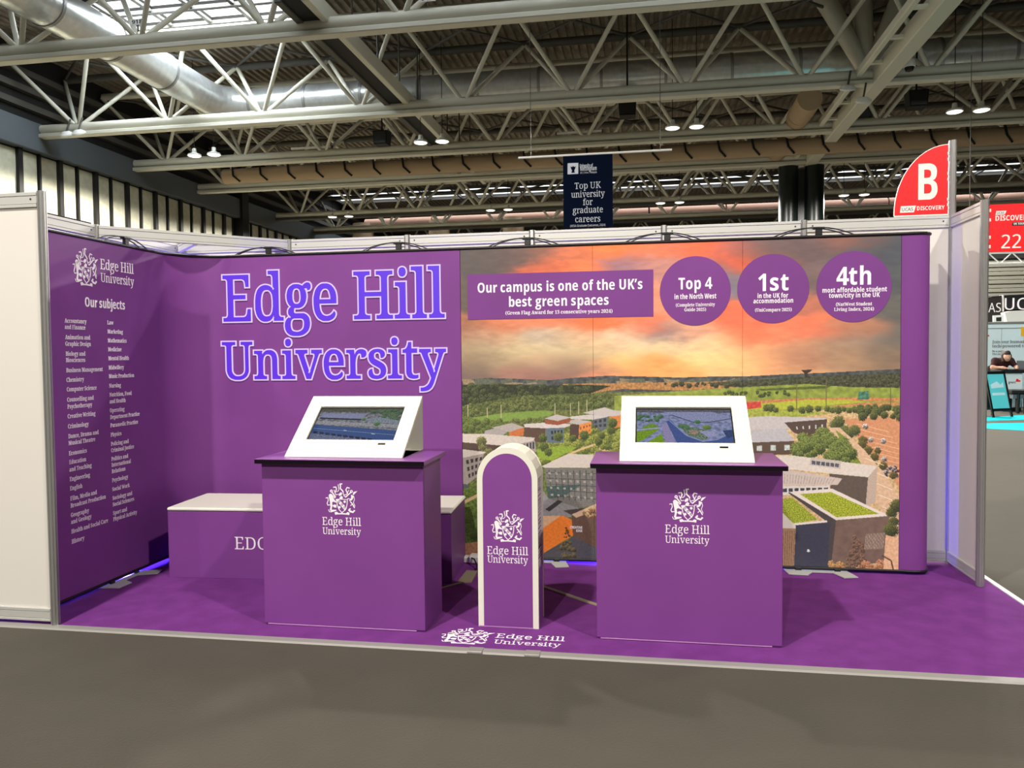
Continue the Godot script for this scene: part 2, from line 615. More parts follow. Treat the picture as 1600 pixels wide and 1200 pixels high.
	for k in 10:
		var st := begin()
		tube(st, Vector3(-16.0 + 5.0 * k, 10.85, -48.0), Vector3(-11.1 + 5.0 * k, 10.85, -48.0), 0.38, 0.38, 16)
		done("duct_section", st, M.duct_pink, t)
	for dx in [-16.2, -10.6, -5.3]:
		var st := begin()
		tube(st, Vector3(dx, 0.0, -48.0), Vector3(dx, 10.9, -48.0), 0.75, 0.75, 18)
		done("duct_drop", st, M.duct_beige, t)
	# loudspeakers
	var spots := [[Vector3(-6.44, 10.1, -24.0), "black loudspeaker hung over the lit letters, near the pair of lamps"], [Vector3(3.2, 9.83, -21.3), "black loudspeaker hung above the hanging navy banner"], [Vector3(12.35, 9.55, -21.3), "black loudspeaker hung above the red letter sign"]]
	for s in spots:
		var o := thing("loudspeaker", s[1], "loudspeaker", "loudspeakers under the roof", s[0])
		var st := begin()
		prism(st, p2([-0.26, -0.3, 0.26, -0.3, 0.3, 0.22, -0.3, 0.22]), -0.25, 0.25)
		done("cabinet", st, M.black_matt, o)
		st = begin()
		box(st, Vector3(-0.24, -0.26, 0.25), Vector3(0.24, 0.18, 0.28))
		done("grille", st, M.black_metal, o)
		st = begin()
		tube(st, Vector3(0, 0.2, 0), Vector3(0, 12.98 - s[0].y, 0), 0.03)
		done("hanger", st, M.black_matt, o)
	# dome camera on a drop pole
	var cc := thing("dome_camera", "white dome camera on a drop pole under the pale girder", "camera", "", Vector3(11.62, 0, -19.6))
	var st := begin()
	tube(st, Vector3(0, 10.15, 0), Vector3(0, 11.0, 0), 0.04)
	done("pole", st, M.plastic_white, cc)
	st = begin()
	lathe(st, [Vector2(0.0, 10.22), Vector2(0.15, 10.2), Vector2(0.17, 10.1), Vector2(0.17, 10.02), Vector2(0.14, 10.0)])
	done("housing", st, M.plastic_white, cc)
	st = begin()
	lathe(st, [Vector2(0.14, 10.0), Vector2(0.11, 9.9), Vector2(0.0, 9.86)])
	done("dome", st, M.black_metal, cc)
	# small white floodlights under the second truss
	for f in [[Vector3(-17.1, 9.75, -19.9), "white floodlight under the truss end above the cladding, left of its pair"], [Vector3(-16.6, 9.78, -19.9), "white floodlight under the truss end above the cladding, right of its pair"], [Vector3(9.95, 9.6, -19.9), "white floodlight clamped where truss meets girder, the upper one"], [Vector3(10.4, 9.2, -19.9), "white floodlight below the crossing of truss and girder, the lower one"]]:
		var o := thing("floodlight", f[1], "floodlight", "", f[0])
		st = begin()
		lathe(st, [Vector2(0, 0.1), Vector2(0.12, 0.09), Vector2(0.24, 0.0), Vector2(0.24, -0.05), Vector2(0, -0.06)], 16, Transform3D(Basis(Vector3.RIGHT, 0.5), Vector3.ZERO))
		done("reflector", st, M.plastic_white, o)
		st = begin()
		tube(st, Vector3(0, 0.08, 0), Vector3(0.1, 0.55, -0.1), 0.03)
		done("bracket", st, M.steel_dark, o)
	# fluorescent battens lying along the third truss, unlit
	for b in [[-10.1, "pale batten light lying on the third truss above the lit letters"], [1.2, "pale batten light lying on the third truss above the navy banner"]]:
		var o := thing("batten_light", b[1], "batten light", "", Vector3(b[0], 10.3, -25.55))
		st = begin()
		box(st, Vector3(-0.9, -0.05, -0.06), Vector3(0.9, 0.04, 0.06), 0.015)
		done("batten_body", st, M.plastic_white, o)
		for e in [-0.92, 0.92]:
			st = begin()
			box(st, Vector3(e - 0.03, -0.06, -0.07), Vector3(e + 0.03, 0.05, 0.07))
			done("end_cap", st, M.steel_dark, o)
	# grey round drum fans near the columns
	for d in [[Vector3(8.5, 10.5, -30.0), "grey round fan hung left of the dark green columns"], [Vector3(11.9, 10.2, -25.9), "grey round fan hung right of the pale girder"]]:
		var o := thing("drum_fan", d[1], "fan", "", d[0])
		st = begin()
		tube(st, Vector3(0, 0, -0.2), Vector3(0, 0, 0.2), 0.42, 0.42, 20)
		done("drum", st, M.beam_grey, o)
		st = begin()
		tube(st, Vector3(0, 0.4, 0), Vector3(0, 12.98 - d[0].y, 0), 0.03)
		done("hanger", st, M.steel_dark, o)

	for p in [[218.0, -9.464, 10.450, "918", "beside the silver duct under the bright rooflight"], [671.0, -1.501, 10.380, "917", "at the picture's top edge right of the dark walkway beam"]]:
		var o := thing("number_plate", "small white number plate %s" % p[4], "number plate", "", Vector3(p[1], p[2], -13.2))
		st = begin()
		box(st, Vector3(-0.22, -0.08, -0.01), Vector3(0.22, 0.08, 0.01), 0.004)
		done("plate", st, M.plastic_white, o)
		st = begin()
		tube(st, Vector3(0, -0.08, -0.02), Vector3(0, minf(-0.09, 10.2 - p[2]), -0.02), 0.02)
		done("bracket", st, M.steel_dark, o)
		print_line(o, p[3], font(SANS, true), -0.15, 0.15, -0.05, 0.1, Transform3D(Basis.IDENTITY, Vector3(0, 0, 0.01)), M.print_dark, false, 0.003)

func make_lamp(label: String, group: String, at: Vector3, energy: float) -> Node3D:
	var o := thing("high_bay_lamp", label, "lamp", group, at)
	var st := begin()
	lathe(st, [Vector2(0.0, 0.3), Vector2(0.07, 0.28), Vector2(0.09, 0.12), Vector2(0.24, 0.06), Vector2(0.26, 0.0), Vector2(0.235, 0.0), Vector2(0.2, 0.05), Vector2(0.0, 0.06)], 20)
	done("reflector", st, M.plastic_white, o)
	st = begin()
	lathe(st, [Vector2(0.2, 0.03), Vector2(0.225, 0.0), Vector2(0.2, -0.02), Vector2(0.0, -0.04)], 20)
	done("lens", st, M.lamp_glow, o)
	st = begin()
	tube(st, Vector3(0, 0.28, 0), Vector3(0, (12.98 if absf(at.x + 12.25) > 0.1 or at.z < -30.0 else 10.53) - at.y, 0), 0.012, 0.012, 6)
	done("cord", st, M.black_matt, o)
	var l := SpotLight3D.new()
	l.name = "lamp_light"
	l.light_energy = energy
	l.light_color = Color(1.0, 0.972, 0.935)
	l.spot_range = 80.0
	l.spot_attenuation = 2.0
	l.spot_angle = 86.0
	l.spot_angle_attenuation = 0.15
	l.light_size = 0.18
	l.shadow_enabled = true
	o.add_child(l, true)
	l.transform = Transform3D(Basis(Vector3.RIGHT, -PI / 2), Vector3(0, -0.26, 0))
	return o

const LAMP_ENERGY := 80.0
func lamps() -> void:
	var near_row := ["above the stand's left corner", "above the lit letters", "right of the navy banner", "above the red letter sign"]
	var far_row := ["low over the lit letters", "low, left of the navy banner", "low, right of the navy banner", "low, left of the red letter sign"]
	for k in 4:
		var x := -13.05 + 8.88 * k
		for s in 2:
			var side := "left" if s == 0 else "right"
			make_lamp("lit round pendant lamp, %s of the nearer pair %s" % [side, near_row[k]], "high bay lamps in the nearer row", Vector3(x + 0.8 * s, 9.15, -21.6), LAMP_ENERGY)
			make_lamp("lit round pendant lamp, %s of the distant pair %s" % [side, far_row[k]], "high bay lamps in the distant row", Vector3(x - 0.2 + 0.95 * s, 9.15, -35.3), LAMP_ENERGY)
	for p in [[-4.3, -5.5, 80.0, "behind the stand's left end"], [4.6, -5.5, 12.0, "behind the stand's right end"], [13.6, -5.5, 32.0, "over the neighbouring stand's aisle"], [-4.3, 6.8, 16.0, "over the aisle left of the viewer"], [0.8, 6.8, 78.0, "over the aisle just behind the viewer"], [9.0, 6.8, 66.0, "over the aisle right of the viewer"], [-4.3, 19.5, 32.0, "far behind the viewer, the left one"], [0.8, 19.5, 140.0, "far behind the viewer, the right one"]]:
		make_lamp("lit round pendant lamp above the picture, %s" % p[3], "high bay lamps over the near aisles", Vector3(p[0], 9.15, p[1]), p[2])

func rebase(o: Node3D, p: Vector3) -> Node3D:
	for c in o.get_children():
		if c is Node3D:
			c.position -= p
	o.position = p
	return o

# ------------------------------------------------------------------ shell scheme walls
const UP_ALONG := Basis(Vector3(1, 0, 0), Vector3(0, 0, -1), Vector3(0, 1, 0))   # a prism's depth turned upright

func post_mesh(h: float) -> ArrayMesh:
	var st := begin()
	var pts := PackedVector2Array()
	var r := 0.026
	for k in 8:
		var a := TAU * (k + 0.5) / 8.0
		var b := TAU * (k + 1.5) / 8.0
		var p := Vector2(cos(a), sin(a)) * r
		var q := Vector2(cos(b), sin(b)) * r
		pts.append(p)
		pts.append(p.lerp(q, 0.36))
		pts.append(p.lerp(q, 0.36) * 0.8)
		pts.append(p.lerp(q, 0.64) * 0.8)
		pts.append(p.lerp(q, 0.64))
	prism(st, pts, 0.012, h, Transform3D(UP_ALONG, Vector3.ZERO))
	tube(st, Vector3(0, 0, 0), Vector3(0, 0.02, 0), 0.02, 0.02, 10)
	return st.commit()

func rail_mesh(l: float, h: float) -> ArrayMesh:
	var st := begin()
	box(st, Vector3(0.022, 0, -0.016), Vector3(l - 0.022, h * 0.2, 0.016), 0.002)
	box(st, Vector3(0.022, h * 0.22, -0.014), Vector3(l - 0.022, h * 0.74, 0.014), 0.002)
	box(st, Vector3(0.022, h * 0.76, -0.016), Vector3(l - 0.022, h, 0.016), 0.002)
	box(st, Vector3(0.022, 0.004, -0.009), Vector3(l - 0.022, h - 0.004, 0.009))
	return st.commit()

func wall_bay(o: Node3D, a: Vector2, b: Vector2, infill := true) -> void:   # a, b: (x, z) of two posts
	var d := b - a
	var l := d.length()
	var t := Transform3D(Basis(Vector3.UP, atan2(-d.y, d.x)), Vector3(a.x, 0, a.y))
	var top := put("top_rail", rail_mesh(l, 0.085), M.aluminium_matt, o, t * Transform3D(Basis.IDENTITY, Vector3(0, 2.41, 0)))
	for e in [0.06, l - 0.06]:
		var st := begin()
		tube(st, Vector3(e, 0.045, 0.013), Vector3(e, 0.045, 0.0155), 0.006, 0.006, 10)
		done("lock_screw", st, M.groove, top)
	put("bottom_rail", rail_mesh(l, 0.075), M.aluminium_matt, o, t * Transform3D(Basis.IDENTITY, Vector3(0, 0.03, 0)))
	if infill:
		var st := begin()
		box(st, Vector3(0.018, 0.1, -0.004), Vector3(l - 0.018, 2.415, 0.004))
		done("wall_panel", st, M.panel_white, o, t)

func shell_scheme() -> void:
	var pm := post_mesh(2.5)
	var o := thing("partition_wall", "white panelled back wall of aluminium posts behind the curved purple backdrop", "partition wall")
	for k in 7:
		put("post", pm, M.aluminium, o, Transform3D(Basis.IDENTITY, Vector3(k, 0, 0)))
		if k < 6:
			wall_bay(o, Vector2(k, 0), Vector2(k + 1, 0))
	o = thing("partition_wall", "white panelled side wall behind the purple panel listing subjects", "partition wall")
	for z in [1.0, 2.03]:
		put("post", pm, M.aluminium, o, Transform3D(Basis.IDENTITY, Vector3(0, 0, z)))
	wall_bay(o, Vector2(0, 2.03), Vector2(0, 1.0))
	wall_bay(o, Vector2(0, 1.0), Vector2(0, 0))
	var st := begin()
	box(st, Vector3(-0.05, 2.497, 1.0), Vector3(-0.03, 2.515, 2.0))
	done("edge_strip", st, M.black_matt, o)
	o = thing("partition_wall", "white front return panel with aluminium post at the stand's near left corner", "partition wall")
	put("post", pm, M.aluminium, o, Transform3D(Basis.IDENTITY, Vector3(0.492, 0, 2.075)))
	put("post", pm, M.aluminium, o, Transform3D(Basis.IDENTITY, Vector3(-0.5, 0, 2.075)))
	wall_bay(o, Vector2(-0.5, 2.075), Vector2(0.492, 2.075))
	o = thing("partition_wall", "half-width white side panel with aluminium post below the red number sign", "partition wall")
	put("post", pm, M.aluminium, o, Transform3D(Basis.IDENTITY, Vector3(6.0, 0, 0.555)))
	wall_bay(o, Vector2(6.0, 0.555), Vector2(6.0, 0))
	# braces across the corner
	o = thing("corner_brace", "long aluminium brace rail laid diagonally across the stand's left wall corner", "brace")
	put("rail", rail_mesh(1.414, 0.085), M.aluminium_matt, o, Transform3D(Basis(Vector3.UP, PI / 4), Vector3(0.0, 2.41, 1.0)))
	o = thing("corner_brace", "short white brace from the wall corner to the diagonal rail", "brace")
	put("rail", rail_mesh(0.64, 0.06), M.plastic_white, o, Transform3D(Basis(Vector3.UP, -PI / 4), Vector3(0.03, 2.42, 0.03)))

func carpet() -> void:
	var o := thing("stand_carpet", "purple carpet tile flooring of the stand with a printed white crest", "carpet")
	var st := begin()
	box(st, Vector3(-1.6, 0.0, -0.04), Vector3(6.1, 0.008, 2.085))
	done("carpet_sheet", st, M.carpet_purple, o)
	for s in [[-1.6, 2.99], [3.0, 3.29], [3.3, 6.15]]:
		st = begin()
		prism(st, p2([2.08, 0.0, 2.135, 0.0, 2.125, 0.008, 2.085, 0.013]), 0.0, s[1] - s[0], Transform3D(Basis(Vector3(0, 0, 1), Vector3.UP, Vector3(-1, 0, 0)), Vector3(s[1], 0, 0)))
		done("edge_trim", st, M.trim_grey, o)
	for x in [2.99, 3.29]:
		st = begin()
		box(st, Vector3(x - 0.04, 0.0, 2.075), Vector3(x + 0.04, 0.0145, 2.14), 0.003)
		done("tape_patch", st, M.trim_grey, o)
	st = begin()
	prism(st, p2([6.095, 0.0, 6.15, 0.0, 6.14, 0.008, 6.1, 0.013]), -0.04, 2.13)
	done("edge_trim", st, M.plastic_white, o)
	# the printed crest and name
	var t := Transform3D(Basis(Vector3(1, 0, 0.0), Vector3(0, 0, -1), Vector3(0, 1, 0)), Vector3(0, 0.0085, 0))
	emblem(o, t, 2.895, -1.91, 0.245, 0.29)
	print_line(o, "Edge Hill", font(SERIF), 3.055, 3.435, -1.915, 0.062, t, M.print_white, false, 0.001)
	print_line(o, "University", font(SERIF), 3.06, 3.42, -2.0, 0.055, t, M.print_white, false, 0.001)

# ------------------------------------------------------------------ the crest, drawn once
func stroke(st: SurfaceTool, pts: Array, w: float) -> void:
	var line := PackedVector2Array()
	for p in p2(pts):
		line.append(Vector2(p.x - 390.0, 392.0 - p.y))
	for poly in Geometry2D.offset_polyline(line, w / 2.0, Geometry2D.JOIN_ROUND, Geometry2D.END_ROUND):
		if not Geometry2D.is_polygon_clockwise(poly):
			prism(st, poly, 0.0, 1.0, Transform3D.IDENTITY, false)

func blob(st: SurfaceTool, pts: Array) -> void:
	var poly := PackedVector2Array()
	for p in p2(pts):
		poly.append(Vector2(p.x - 390.0, 392.0 - p.y))
	prism(st, poly, 0.0, 1.0, Transform3D.IDENTITY, false)

func disc(st: SurfaceTool, x: float, y: float, r: float, inner := 0.0, n := 14) -> void:
	for k in n:
		var a := TAU * k / n
		var b := TAU * (k + 1) / n
		var c := Vector2(x - 390.0, 392.0 - y)
		if inner > 0.0:
			prism(st, PackedVector2Array([c + Vector2.from_angle(a) * inner, c + Vector2.from_angle(a) * r, c + Vector2.from_angle(b) * r, c + Vector2.from_angle(b) * inner]), 0.0, 1.0, Transform3D.IDENTITY, false)
		else:
			prism(st, PackedVector2Array([c, c + Vector2.from_angle(a) * r, c + Vector2.from_angle(b) * r]), 0.0, 1.0, Transform3D.IDENTITY, false)

func make_crest() -> void:
	var st := begin()
	# shield with a bend and two roses
	stroke(st, [295, 400, 303, 470, 318, 535, 345, 595, 400, 652, 462, 600, 495, 540, 508, 470, 512, 400], 15)
	stroke(st, [285, 398, 345, 392, 512, 398], 10)
	blob(st, [278, 402, 335, 388, 498, 560, 466, 616])
	disc(st, 458, 440, 24)
	disc(st, 352, 550, 24)
	# lion on the left
	disc(st, 180, 330, 38)
	blob(st, [145, 330, 215, 310, 232, 365, 255, 410, 288, 440, 286, 462, 232, 442, 205, 462, 214, 520, 202, 560, 196, 600, 284, 598, 292, 620, 190, 648, 158, 602, 172, 545, 164, 440, 146, 360])
	blob(st, [214, 520, 250, 498, 292, 505, 288, 560, 240, 552])
	stroke(st, [85, 375, 122, 368, 130, 420, 106, 478, 120, 514, 160, 508], 15)
	stroke(st, [132, 602, 150, 640, 190, 645], 12)
	stroke(st, [225, 330, 262, 372, 275, 350], 16)
	# horned beast on the right
	blob(st, [588, 302, 640, 326, 625, 372, 610, 402, 562, 426, 546, 410, 588, 368])
	stroke(st, [562, 382, 520, 378, 510, 420], 12)
	stroke(st, [575, 440, 612, 482, 650, 550], 20)
	stroke(st, [612, 482, 574, 512], 13)
	stroke(st, [640, 330, 655, 390, 632, 450, 662, 522], 11)
	blob(st, [520, 602, 560, 558, 580, 574, 562, 602, 620, 622, 640, 590, 668, 608, 624, 654, 560, 640])
	blob(st, [620, 300, 640, 248, 712, 232, 672, 272, 640, 306])
	# helm, mantling and the bird on top
	blob(st, [360, 360, 390, 328, 425, 350, 415, 386, 380, 402, 354, 386])
	blob(st, [340, 300, 380, 258, 412, 270, 402, 312, 350, 332])
	disc(st, 196, 240, 28, 12)
	stroke(st, [205, 255, 275, 350], 22)
	stroke(st, [250, 220, 285, 310, 330, 302], 13)
	stroke(st, [242, 166, 288, 160, 300, 200, 272, 262], 19)
	stroke(st, [300, 250, 330, 240, 350, 205], 12)
	disc(st, 596, 240, 28, 12)
	stroke(st, [588, 255, 480, 350], 22)
	stroke(st, [556, 176, 512, 164, 486, 210, 520, 282], 19)
	stroke(st, [545, 215, 500, 300, 450, 310], 13)
	stroke(st, [430, 270, 450, 330, 480, 350], 13)
	stroke(st, [408, 98, 372, 102, 382, 140, 376, 188, 418, 228, 432, 252], 23)
	stroke(st, [335, 112, 346, 190], 14)
	# scroll below
	blob(st, [250, 650, 300, 638, 330, 664, 400, 659, 480, 664, 510, 638, 550, 650, 545, 696, 500, 689, 400, 684, 300, 689, 265, 697])
	crest_mesh = st.commit()
	st = begin()
	disc(st, 348, 440, 23, 12)
	disc(st, 404, 495, 23, 12)
	disc(st, 458, 548, 23, 12)
	ring_mesh = st.commit()

func emblem(parent: Node, t: Transform3D, cx: float, cy: float, h: float, w := 0.0) -> void:
	if crest_mesh == null:
		make_crest()
	var sy := h / 620.0
	var sx := w / 640.0 if w > 0.0 else sy
	var at := t * Transform3D(Basis.from_scale(Vector3(sx, sy, 0.001)), Vector3(cx, cy, 0))
	var o := put("crest", crest_mesh, M.print_white, parent, at)
	put("crest_ring", ring_mesh, M.fabric, o, Transform3D(Basis.from_scale(Vector3(1, 1, 0.4)), Vector3(0, 0, 1.0)))

# ------------------------------------------------------------------ the curved fabric backdrop
func backdrop_path() -> PackedVector2Array:   # (x, z) from the wing's front end round to the right end
	var p := PackedVector2Array([Vector2(0.27, 1.93), Vector2(0.27, 1.4), Vector2(0.27, 1.0)])
	for k in 25:
		var a := PI / 2 * k / 24.0
		p.append(Vector2(0.62 - 0.35 * cos(a), 0.68 - 0.35 * sin(a)))
	for x in [1.2, 1.8, 2.503]:
		p.append(Vector2(x, 0.33))
	return p

func cloth(called: String, path: PackedVector2Array, y0: float, y1: float, m: Material, parent: Node, uv_from := 0.0, uv_to := 0.0) -> MeshInstance3D:
	var st := begin()
	var n := path.size()
	var normals := []
	for i in n:
		var d := path[mini(i + 1, n - 1)] - path[maxi(i - 1, 0)]
		normals.append(Vector3(-d.y, 0, d.x).normalized())
	for i in n - 1:
		var a := path[i]
		var b := path[i + 1]
		var na: Vector3 = normals[i]
		var nb: Vector3 = normals[i + 1]
		var f := [Vector3(a.x, y1, a.y), Vector3(b.x, y1, b.y), Vector3(b.x, y0, b.y), Vector3(a.x, y0, a.y)]
		var nn := [na, nb, nb, na]
		for k in [0, 1, 2, 0, 2, 3]:
			st.set_normal(nn[k])
			var u: float = (f[k].x - uv_from) / (uv_to - uv_from) if uv_to > uv_from else f[k].x
			st.set_uv(Vector2(u, (2.335 - f[k].y) / 2.305))
			st.add_vertex(f[k])
		var g := [f[1] - nb * 0.006, f[0] - na * 0.006, f[3] - na * 0.006, f[2] - nb * 0.006]
		var ng := [-nb, -na, -na, -nb]
		for k in [0, 1, 2, 0, 2, 3]:
			st.set_normal(ng[k])
			st.set_uv(Vector2.ZERO)
			st.add_vertex(g[k])
	for e in [0, n - 1]:
		var p := Vector3(path[e].x, 0, path[e].y)
		var q: Vector3 = p - normals[e] * 0.006
		var up1 := Vector3.UP * y1
		var up0 := Vector3.UP * y0
		if e == 0:
			quad(st, q + up1, p + up1, p + up0, q + up0)
		else:
			quad(st, p + up1, q + up1, q + up0, p + up0)
	return done(called, st, m, parent)

func edge_bar(called: String, path: PackedVector2Array, y: float, parent: Node) -> void:
	var st := begin()
	for i in path.size() - 1:
		var a := Vector3(path[i].x, y, path[i].y)
		var b := Vector3(path[i + 1].x, y, path[i + 1].y)
		tube(st, a, b, 0.011, 0.011, 6)
	done(called, st, M.black_metal, parent)

func backdrop() -> void:
	var o := thing("fabric_backdrop", "curved purple and landscape-print pop-up backdrop along the stand's back", "backdrop")
	var path := backdrop_path()
	var y0 := 0.035
	var y1 := 2.33
	var wing := path.slice(0, 17)
	var mid := path.slice(16)
	cloth("wing_panel", wing, y0, y1, M.fabric, o)
	cloth("back_panel", mid, y0, y1, M.fabric, o)
	var art := StandardMaterial3D.new()
	art.resource_name = "landscape_print"
	art.albedo_texture = ImageTexture.create_from_image(paint_landscape())
	art.roughness = 0.6
	for s in [[2.507, 3.486], [3.488, 4.532], [4.534, 5.57]]:
		cloth("landscape_panel", PackedVector2Array([Vector2(s[0], 0.331), Vector2((s[0] + s[1]) / 2.0, 0.331), Vector2(s[1], 0.331)]), y0, y1, art, o, 2.5, 5.573)
	for x in [2.505, 3.487, 4.533, 5.5715]:
		var sst := begin()
		box(sst, Vector3(x - 0.02, y0, 0.3195), Vector3(x + 0.02, y1, 0.3235))
		done("seam_strip", sst, M.black_matt, o)
	var cap := PackedVector2Array([Vector2(5.573, 0.331)])
	for k in 11:
		var a := k / 10.0
		cap.append(Vector2(5.60 + 0.18 * sin(a * PI / 2), 0.331 + 0.012 * sin(a * PI) - 0.14 * a * a * a))
	cloth("end_cap", cap, y0, y1, M.fabric, o)
	var whole := path.duplicate()
	whole.append(Vector2(5.573, 0.331))
	whole.append_array(cap.slice(1))
	edge_bar("top_bar", whole, y1 + 0.004, o)
	edge_bar("bottom_bar", whole, y0 - 0.004, o)
	# sprung clips standing on the top bar
	for c in [[0.973, 0.33, 0.0], [2.027, 0.33, 0.0], [3.012, 0.33, 0.0], [4.018, 0.33, 0.0], [5.042, 0.33, 0.0], [0.27, 1.02, PI / 2]]:
		var t := Transform3D(Basis(Vector3.UP, c[2]), Vector3(c[0], y1, c[1]))
		var st := begin()
		box(st, Vector3(-0.022, 0.0, -0.03), Vector3(0.022, 0.06, -0.005), 0.004)
		box(st, Vector3(-0.04, 0.055, -0.035), Vector3(0.04, 0.07, 0.0), 0.004)
		var clip := done("clip", st, M.black_metal, o, t)
		for w in [-0.008, -0.03]:
			st = begin()
			var pts := []
			for k in 13:
				var u := -1.0 + k / 6.0
				pts.append(Vector3(u * 0.24 + w * 2.0, 0.068 - 0.055 * u * u, w))
			rope(st, pts, 0.0045)
			done("spring_wire", st, M.black_metal, clip)
	# feet
	var fp := p2([-0.22, 0.0, 0.2, 0.0, 0.245, -0.17, 0.15, -0.195, 0.1, -0.075, -0.03, -0.075, -0.075, -0.155, -0.2, -0.15])
	for f in [[5.03, 0.335, 0.0], [3.07, 0.335, 0.0], [1.75, 0.335, 0.0], [0.275, 1.19, PI / 2]]:
		var st := begin()
		prism(st, fp, 0.012, 0.018, Transform3D(UP_ALONG, Vector3(0, 0, -0.03)))
		var t := Transform3D(Basis(Vector3.UP, f[2]), Vector3(f[0], 0, f[1]))
		var foot := done("support_foot", st, M.foot_plate, o, t)
		for e in [-0.12, 0.14]:
			st = begin()
			box(st, Vector3(e - 0.02, 0.01, 0.0), Vector3(e + 0.02, 0.034, 0.02), 0.003)
			done("foot_clip", st, M.black_metal, foot)
	# printing on the wing
	var wt := Transform3D(Basis(Vector3(0, 0, -1), Vector3.UP, Vector3(1, 0, 0)), Vector3(0.2705, 0, 0))
	emblem(o, wt, -1.455, 2.143, 0.25, 0.24)
	print_line(o, "Edge Hill", font(SERIF), -1.315, -0.968, 2.145, 0.068, wt, M.print_white)
	print_line(o, "University", font(SERIF), -1.315, -0.968, 2.06, 0.06, wt, M.print_white)
	print_line(o, "Our subjects", font(SANS, true), -1.47, -1.075, 1.885, 0.062, wt, M.print_white)
	var first := [["Accountancy", 1.775], ["and Finance", 1.735], ["Animation and", 1.671], ["Graphic Design", 1.629], ["Biology and", 1.566], ["Biosciences", 1.526], ["Business Management", 1.462], ["Chemistry", 1.401], ["Computer Science", 1.341], ["Counselling and", 1.276], ["Psychotherapy", 1.232], ["Creative Writing", 1.171], ["Criminology", 1.107], ["Dance, Drama and", 1.044], ["Musical Theatre", 1.001], ["Economics", 0.936], ["Education", 0.880], ["and Teaching", 0.833], ["Engineering", 0.772], ["English", 0.713], ["Film, Media and", 0.648], ["Broadcast Production", 0.603], ["Geography", 0.542], ["and Geology", 0.499], ["Health and Social Care", 0.438], ["History", 0.373]]
	var second := [["Law", 1.777], ["Marketing", 1.716], ["Mathematics", 1.655], ["Medicine", 1.595], ["Mental Health", 1.534], ["Midwifery", 1.471], ["Music Production", 1.412], ["Nursing", 1.347], ["Nutrition, Food", 1.286], ["and Health", 1.240], ["Operating", 1.179], ["Department Practice", 1.133], ["Paramedic Practice", 1.077], ["Physics", 1.013], ["Policing and", 0.950], ["Criminal Justice", 0.906], ["Politics and", 0.847], ["International", 0.806], ["Relations", 0.762], ["Psychology", 0.701], ["Social Work", 0.639], ["Sociology and", 0.578], ["Social Sciences", 0.534], ["Sport and", 0.475], ["Physical Activity", 0.433]]
	for s in first:
		print_line(o, s[0], font(SERIF, true), -1.658, -9.0, s[1], 0.0275, wt, M.print_white, false, 0.001, 0.78)
	for s in second:
		print_line(o, s[0], font(SERIF, true), -1.262, -9.0, s[1], 0.0275, wt, M.print_white, false, 0.001, 0.78)
	# badges printed on the landscape
	var bt := Transform3D(Basis.IDENTITY, Vector3(0, 0, 0.333))
	var st := begin()
	prism(st, p2([2.56, 1.806, 3.918, 1.806, 3.918, 2.14, 2.56, 2.14]), -0.001, 0.001, bt)
	done("title_badge", st, M.fabric, o)
	for c in [[4.208, 1.981, 0.2445], [4.737, 1.984, 0.24], [5.268, 1.985, 0.2425]]:
		st = begin()
		var ring := PackedVector2Array()
		for k in 64:
			ring.append(Vector2(c[0], c[1]) + Vector2.from_angle(TAU * k / 64.0) * c[2])
		prism(st, ring, -0.001, 0.001, bt)
		done("round_badge", st, M.fabric, o)
	var tt := Transform3D(Basis.IDENTITY, Vector3(0, 0, 0.3342))
	var sb := font(SANS, true)
	var se := font(SERIF, true)
	print_line(o, "Our campus is one of the UK\u2019s", sb, 2.637, 3.842, 2.003, 0.072, tt, M.print_white)
	print_line(o, "best green spaces", sb, 2.872, 3.601, 1.895, 0.072, tt, M.print_white)
	print_line(o, "(Green Flag Award for 13 consecutive years 2024)", se, 2.845, 3.628, 1.838, 0.026, tt, M.print_white)
	print_line(o, "Top 4", sb, 4.093, 4.327, 1.993, 0.08, tt, M.print_white)
	print_line(o, "in the North West", sb, 4.066, 4.354, 1.925, 0.035, tt, M.print_white)
	print_line(o, "(Complete University", se, 4.075, 4.345, 1.872, 0.023, tt, M.print_white)
	print_line(o, "Guide 2025)", se, 4.134, 4.284, 1.838, 0.023, tt, M.print_white)
	print_line(o, "1st", sb, 4.638, 4.84, 1.968, 0.118, tt, M.print_white)
	print_line(o, "in the UK for", sb, 4.634, 4.838, 1.92, 0.032, tt, M.print_white)
	print_line(o, "accommodation", sb, 4.606, 4.871, 1.884, 0.032, tt, M.print_white)
	print_line(o, "(UniCompare 2025)", se, 4.617, 4.862, 1.826, 0.023, tt, M.print_white)
	print_line(o, "4th", sb, 5.155, 5.378, 1.996, 0.122, tt, M.print_white)
	print_line(o, "most affordable student", sb, 5.064, 5.48, 1.948, 0.032, tt, M.print_white)
	print_line(o, "town/city in the UK", sb, 5.106, 5.435, 1.911, 0.032, tt, M.print_white)
	print_line(o, "(NatWest Student", se, 5.152, 5.386, 1.855, 0.023, tt, M.print_white)
	print_line(o, "Living Index, 2024)", se, 5.14, 5.398, 1.82, 0.023, tt, M.print_white)
	print_line(o, "CREATIVE", sb, 3.31, 3.40, 0.262, 0.018, Transform3D(Basis.IDENTITY, Vector3(0, 0, 0.3315)), M.print_white, false, 0.0006)
	print_line(o, "EDGE", sb, 3.355, 3.40, 0.238, 0.018, Transform3D(Basis.IDENTITY, Vector3(0, 0, 0.3315)), M.print_white, false, 0.0006)
	rebase(o, Vector3(3.0, 0, 0.33))
	illuminated_sign()
	# blue strip light on the floor behind the backdrop
	var led := thing("led_strip", "blue strip light glowing on the floor behind the backdrop", "strip light")
	st = begin()
	box(st, Vector3(0.1, 0.03, 0.06), Vector3(5.6, 0.06, 0.075), 0.004)
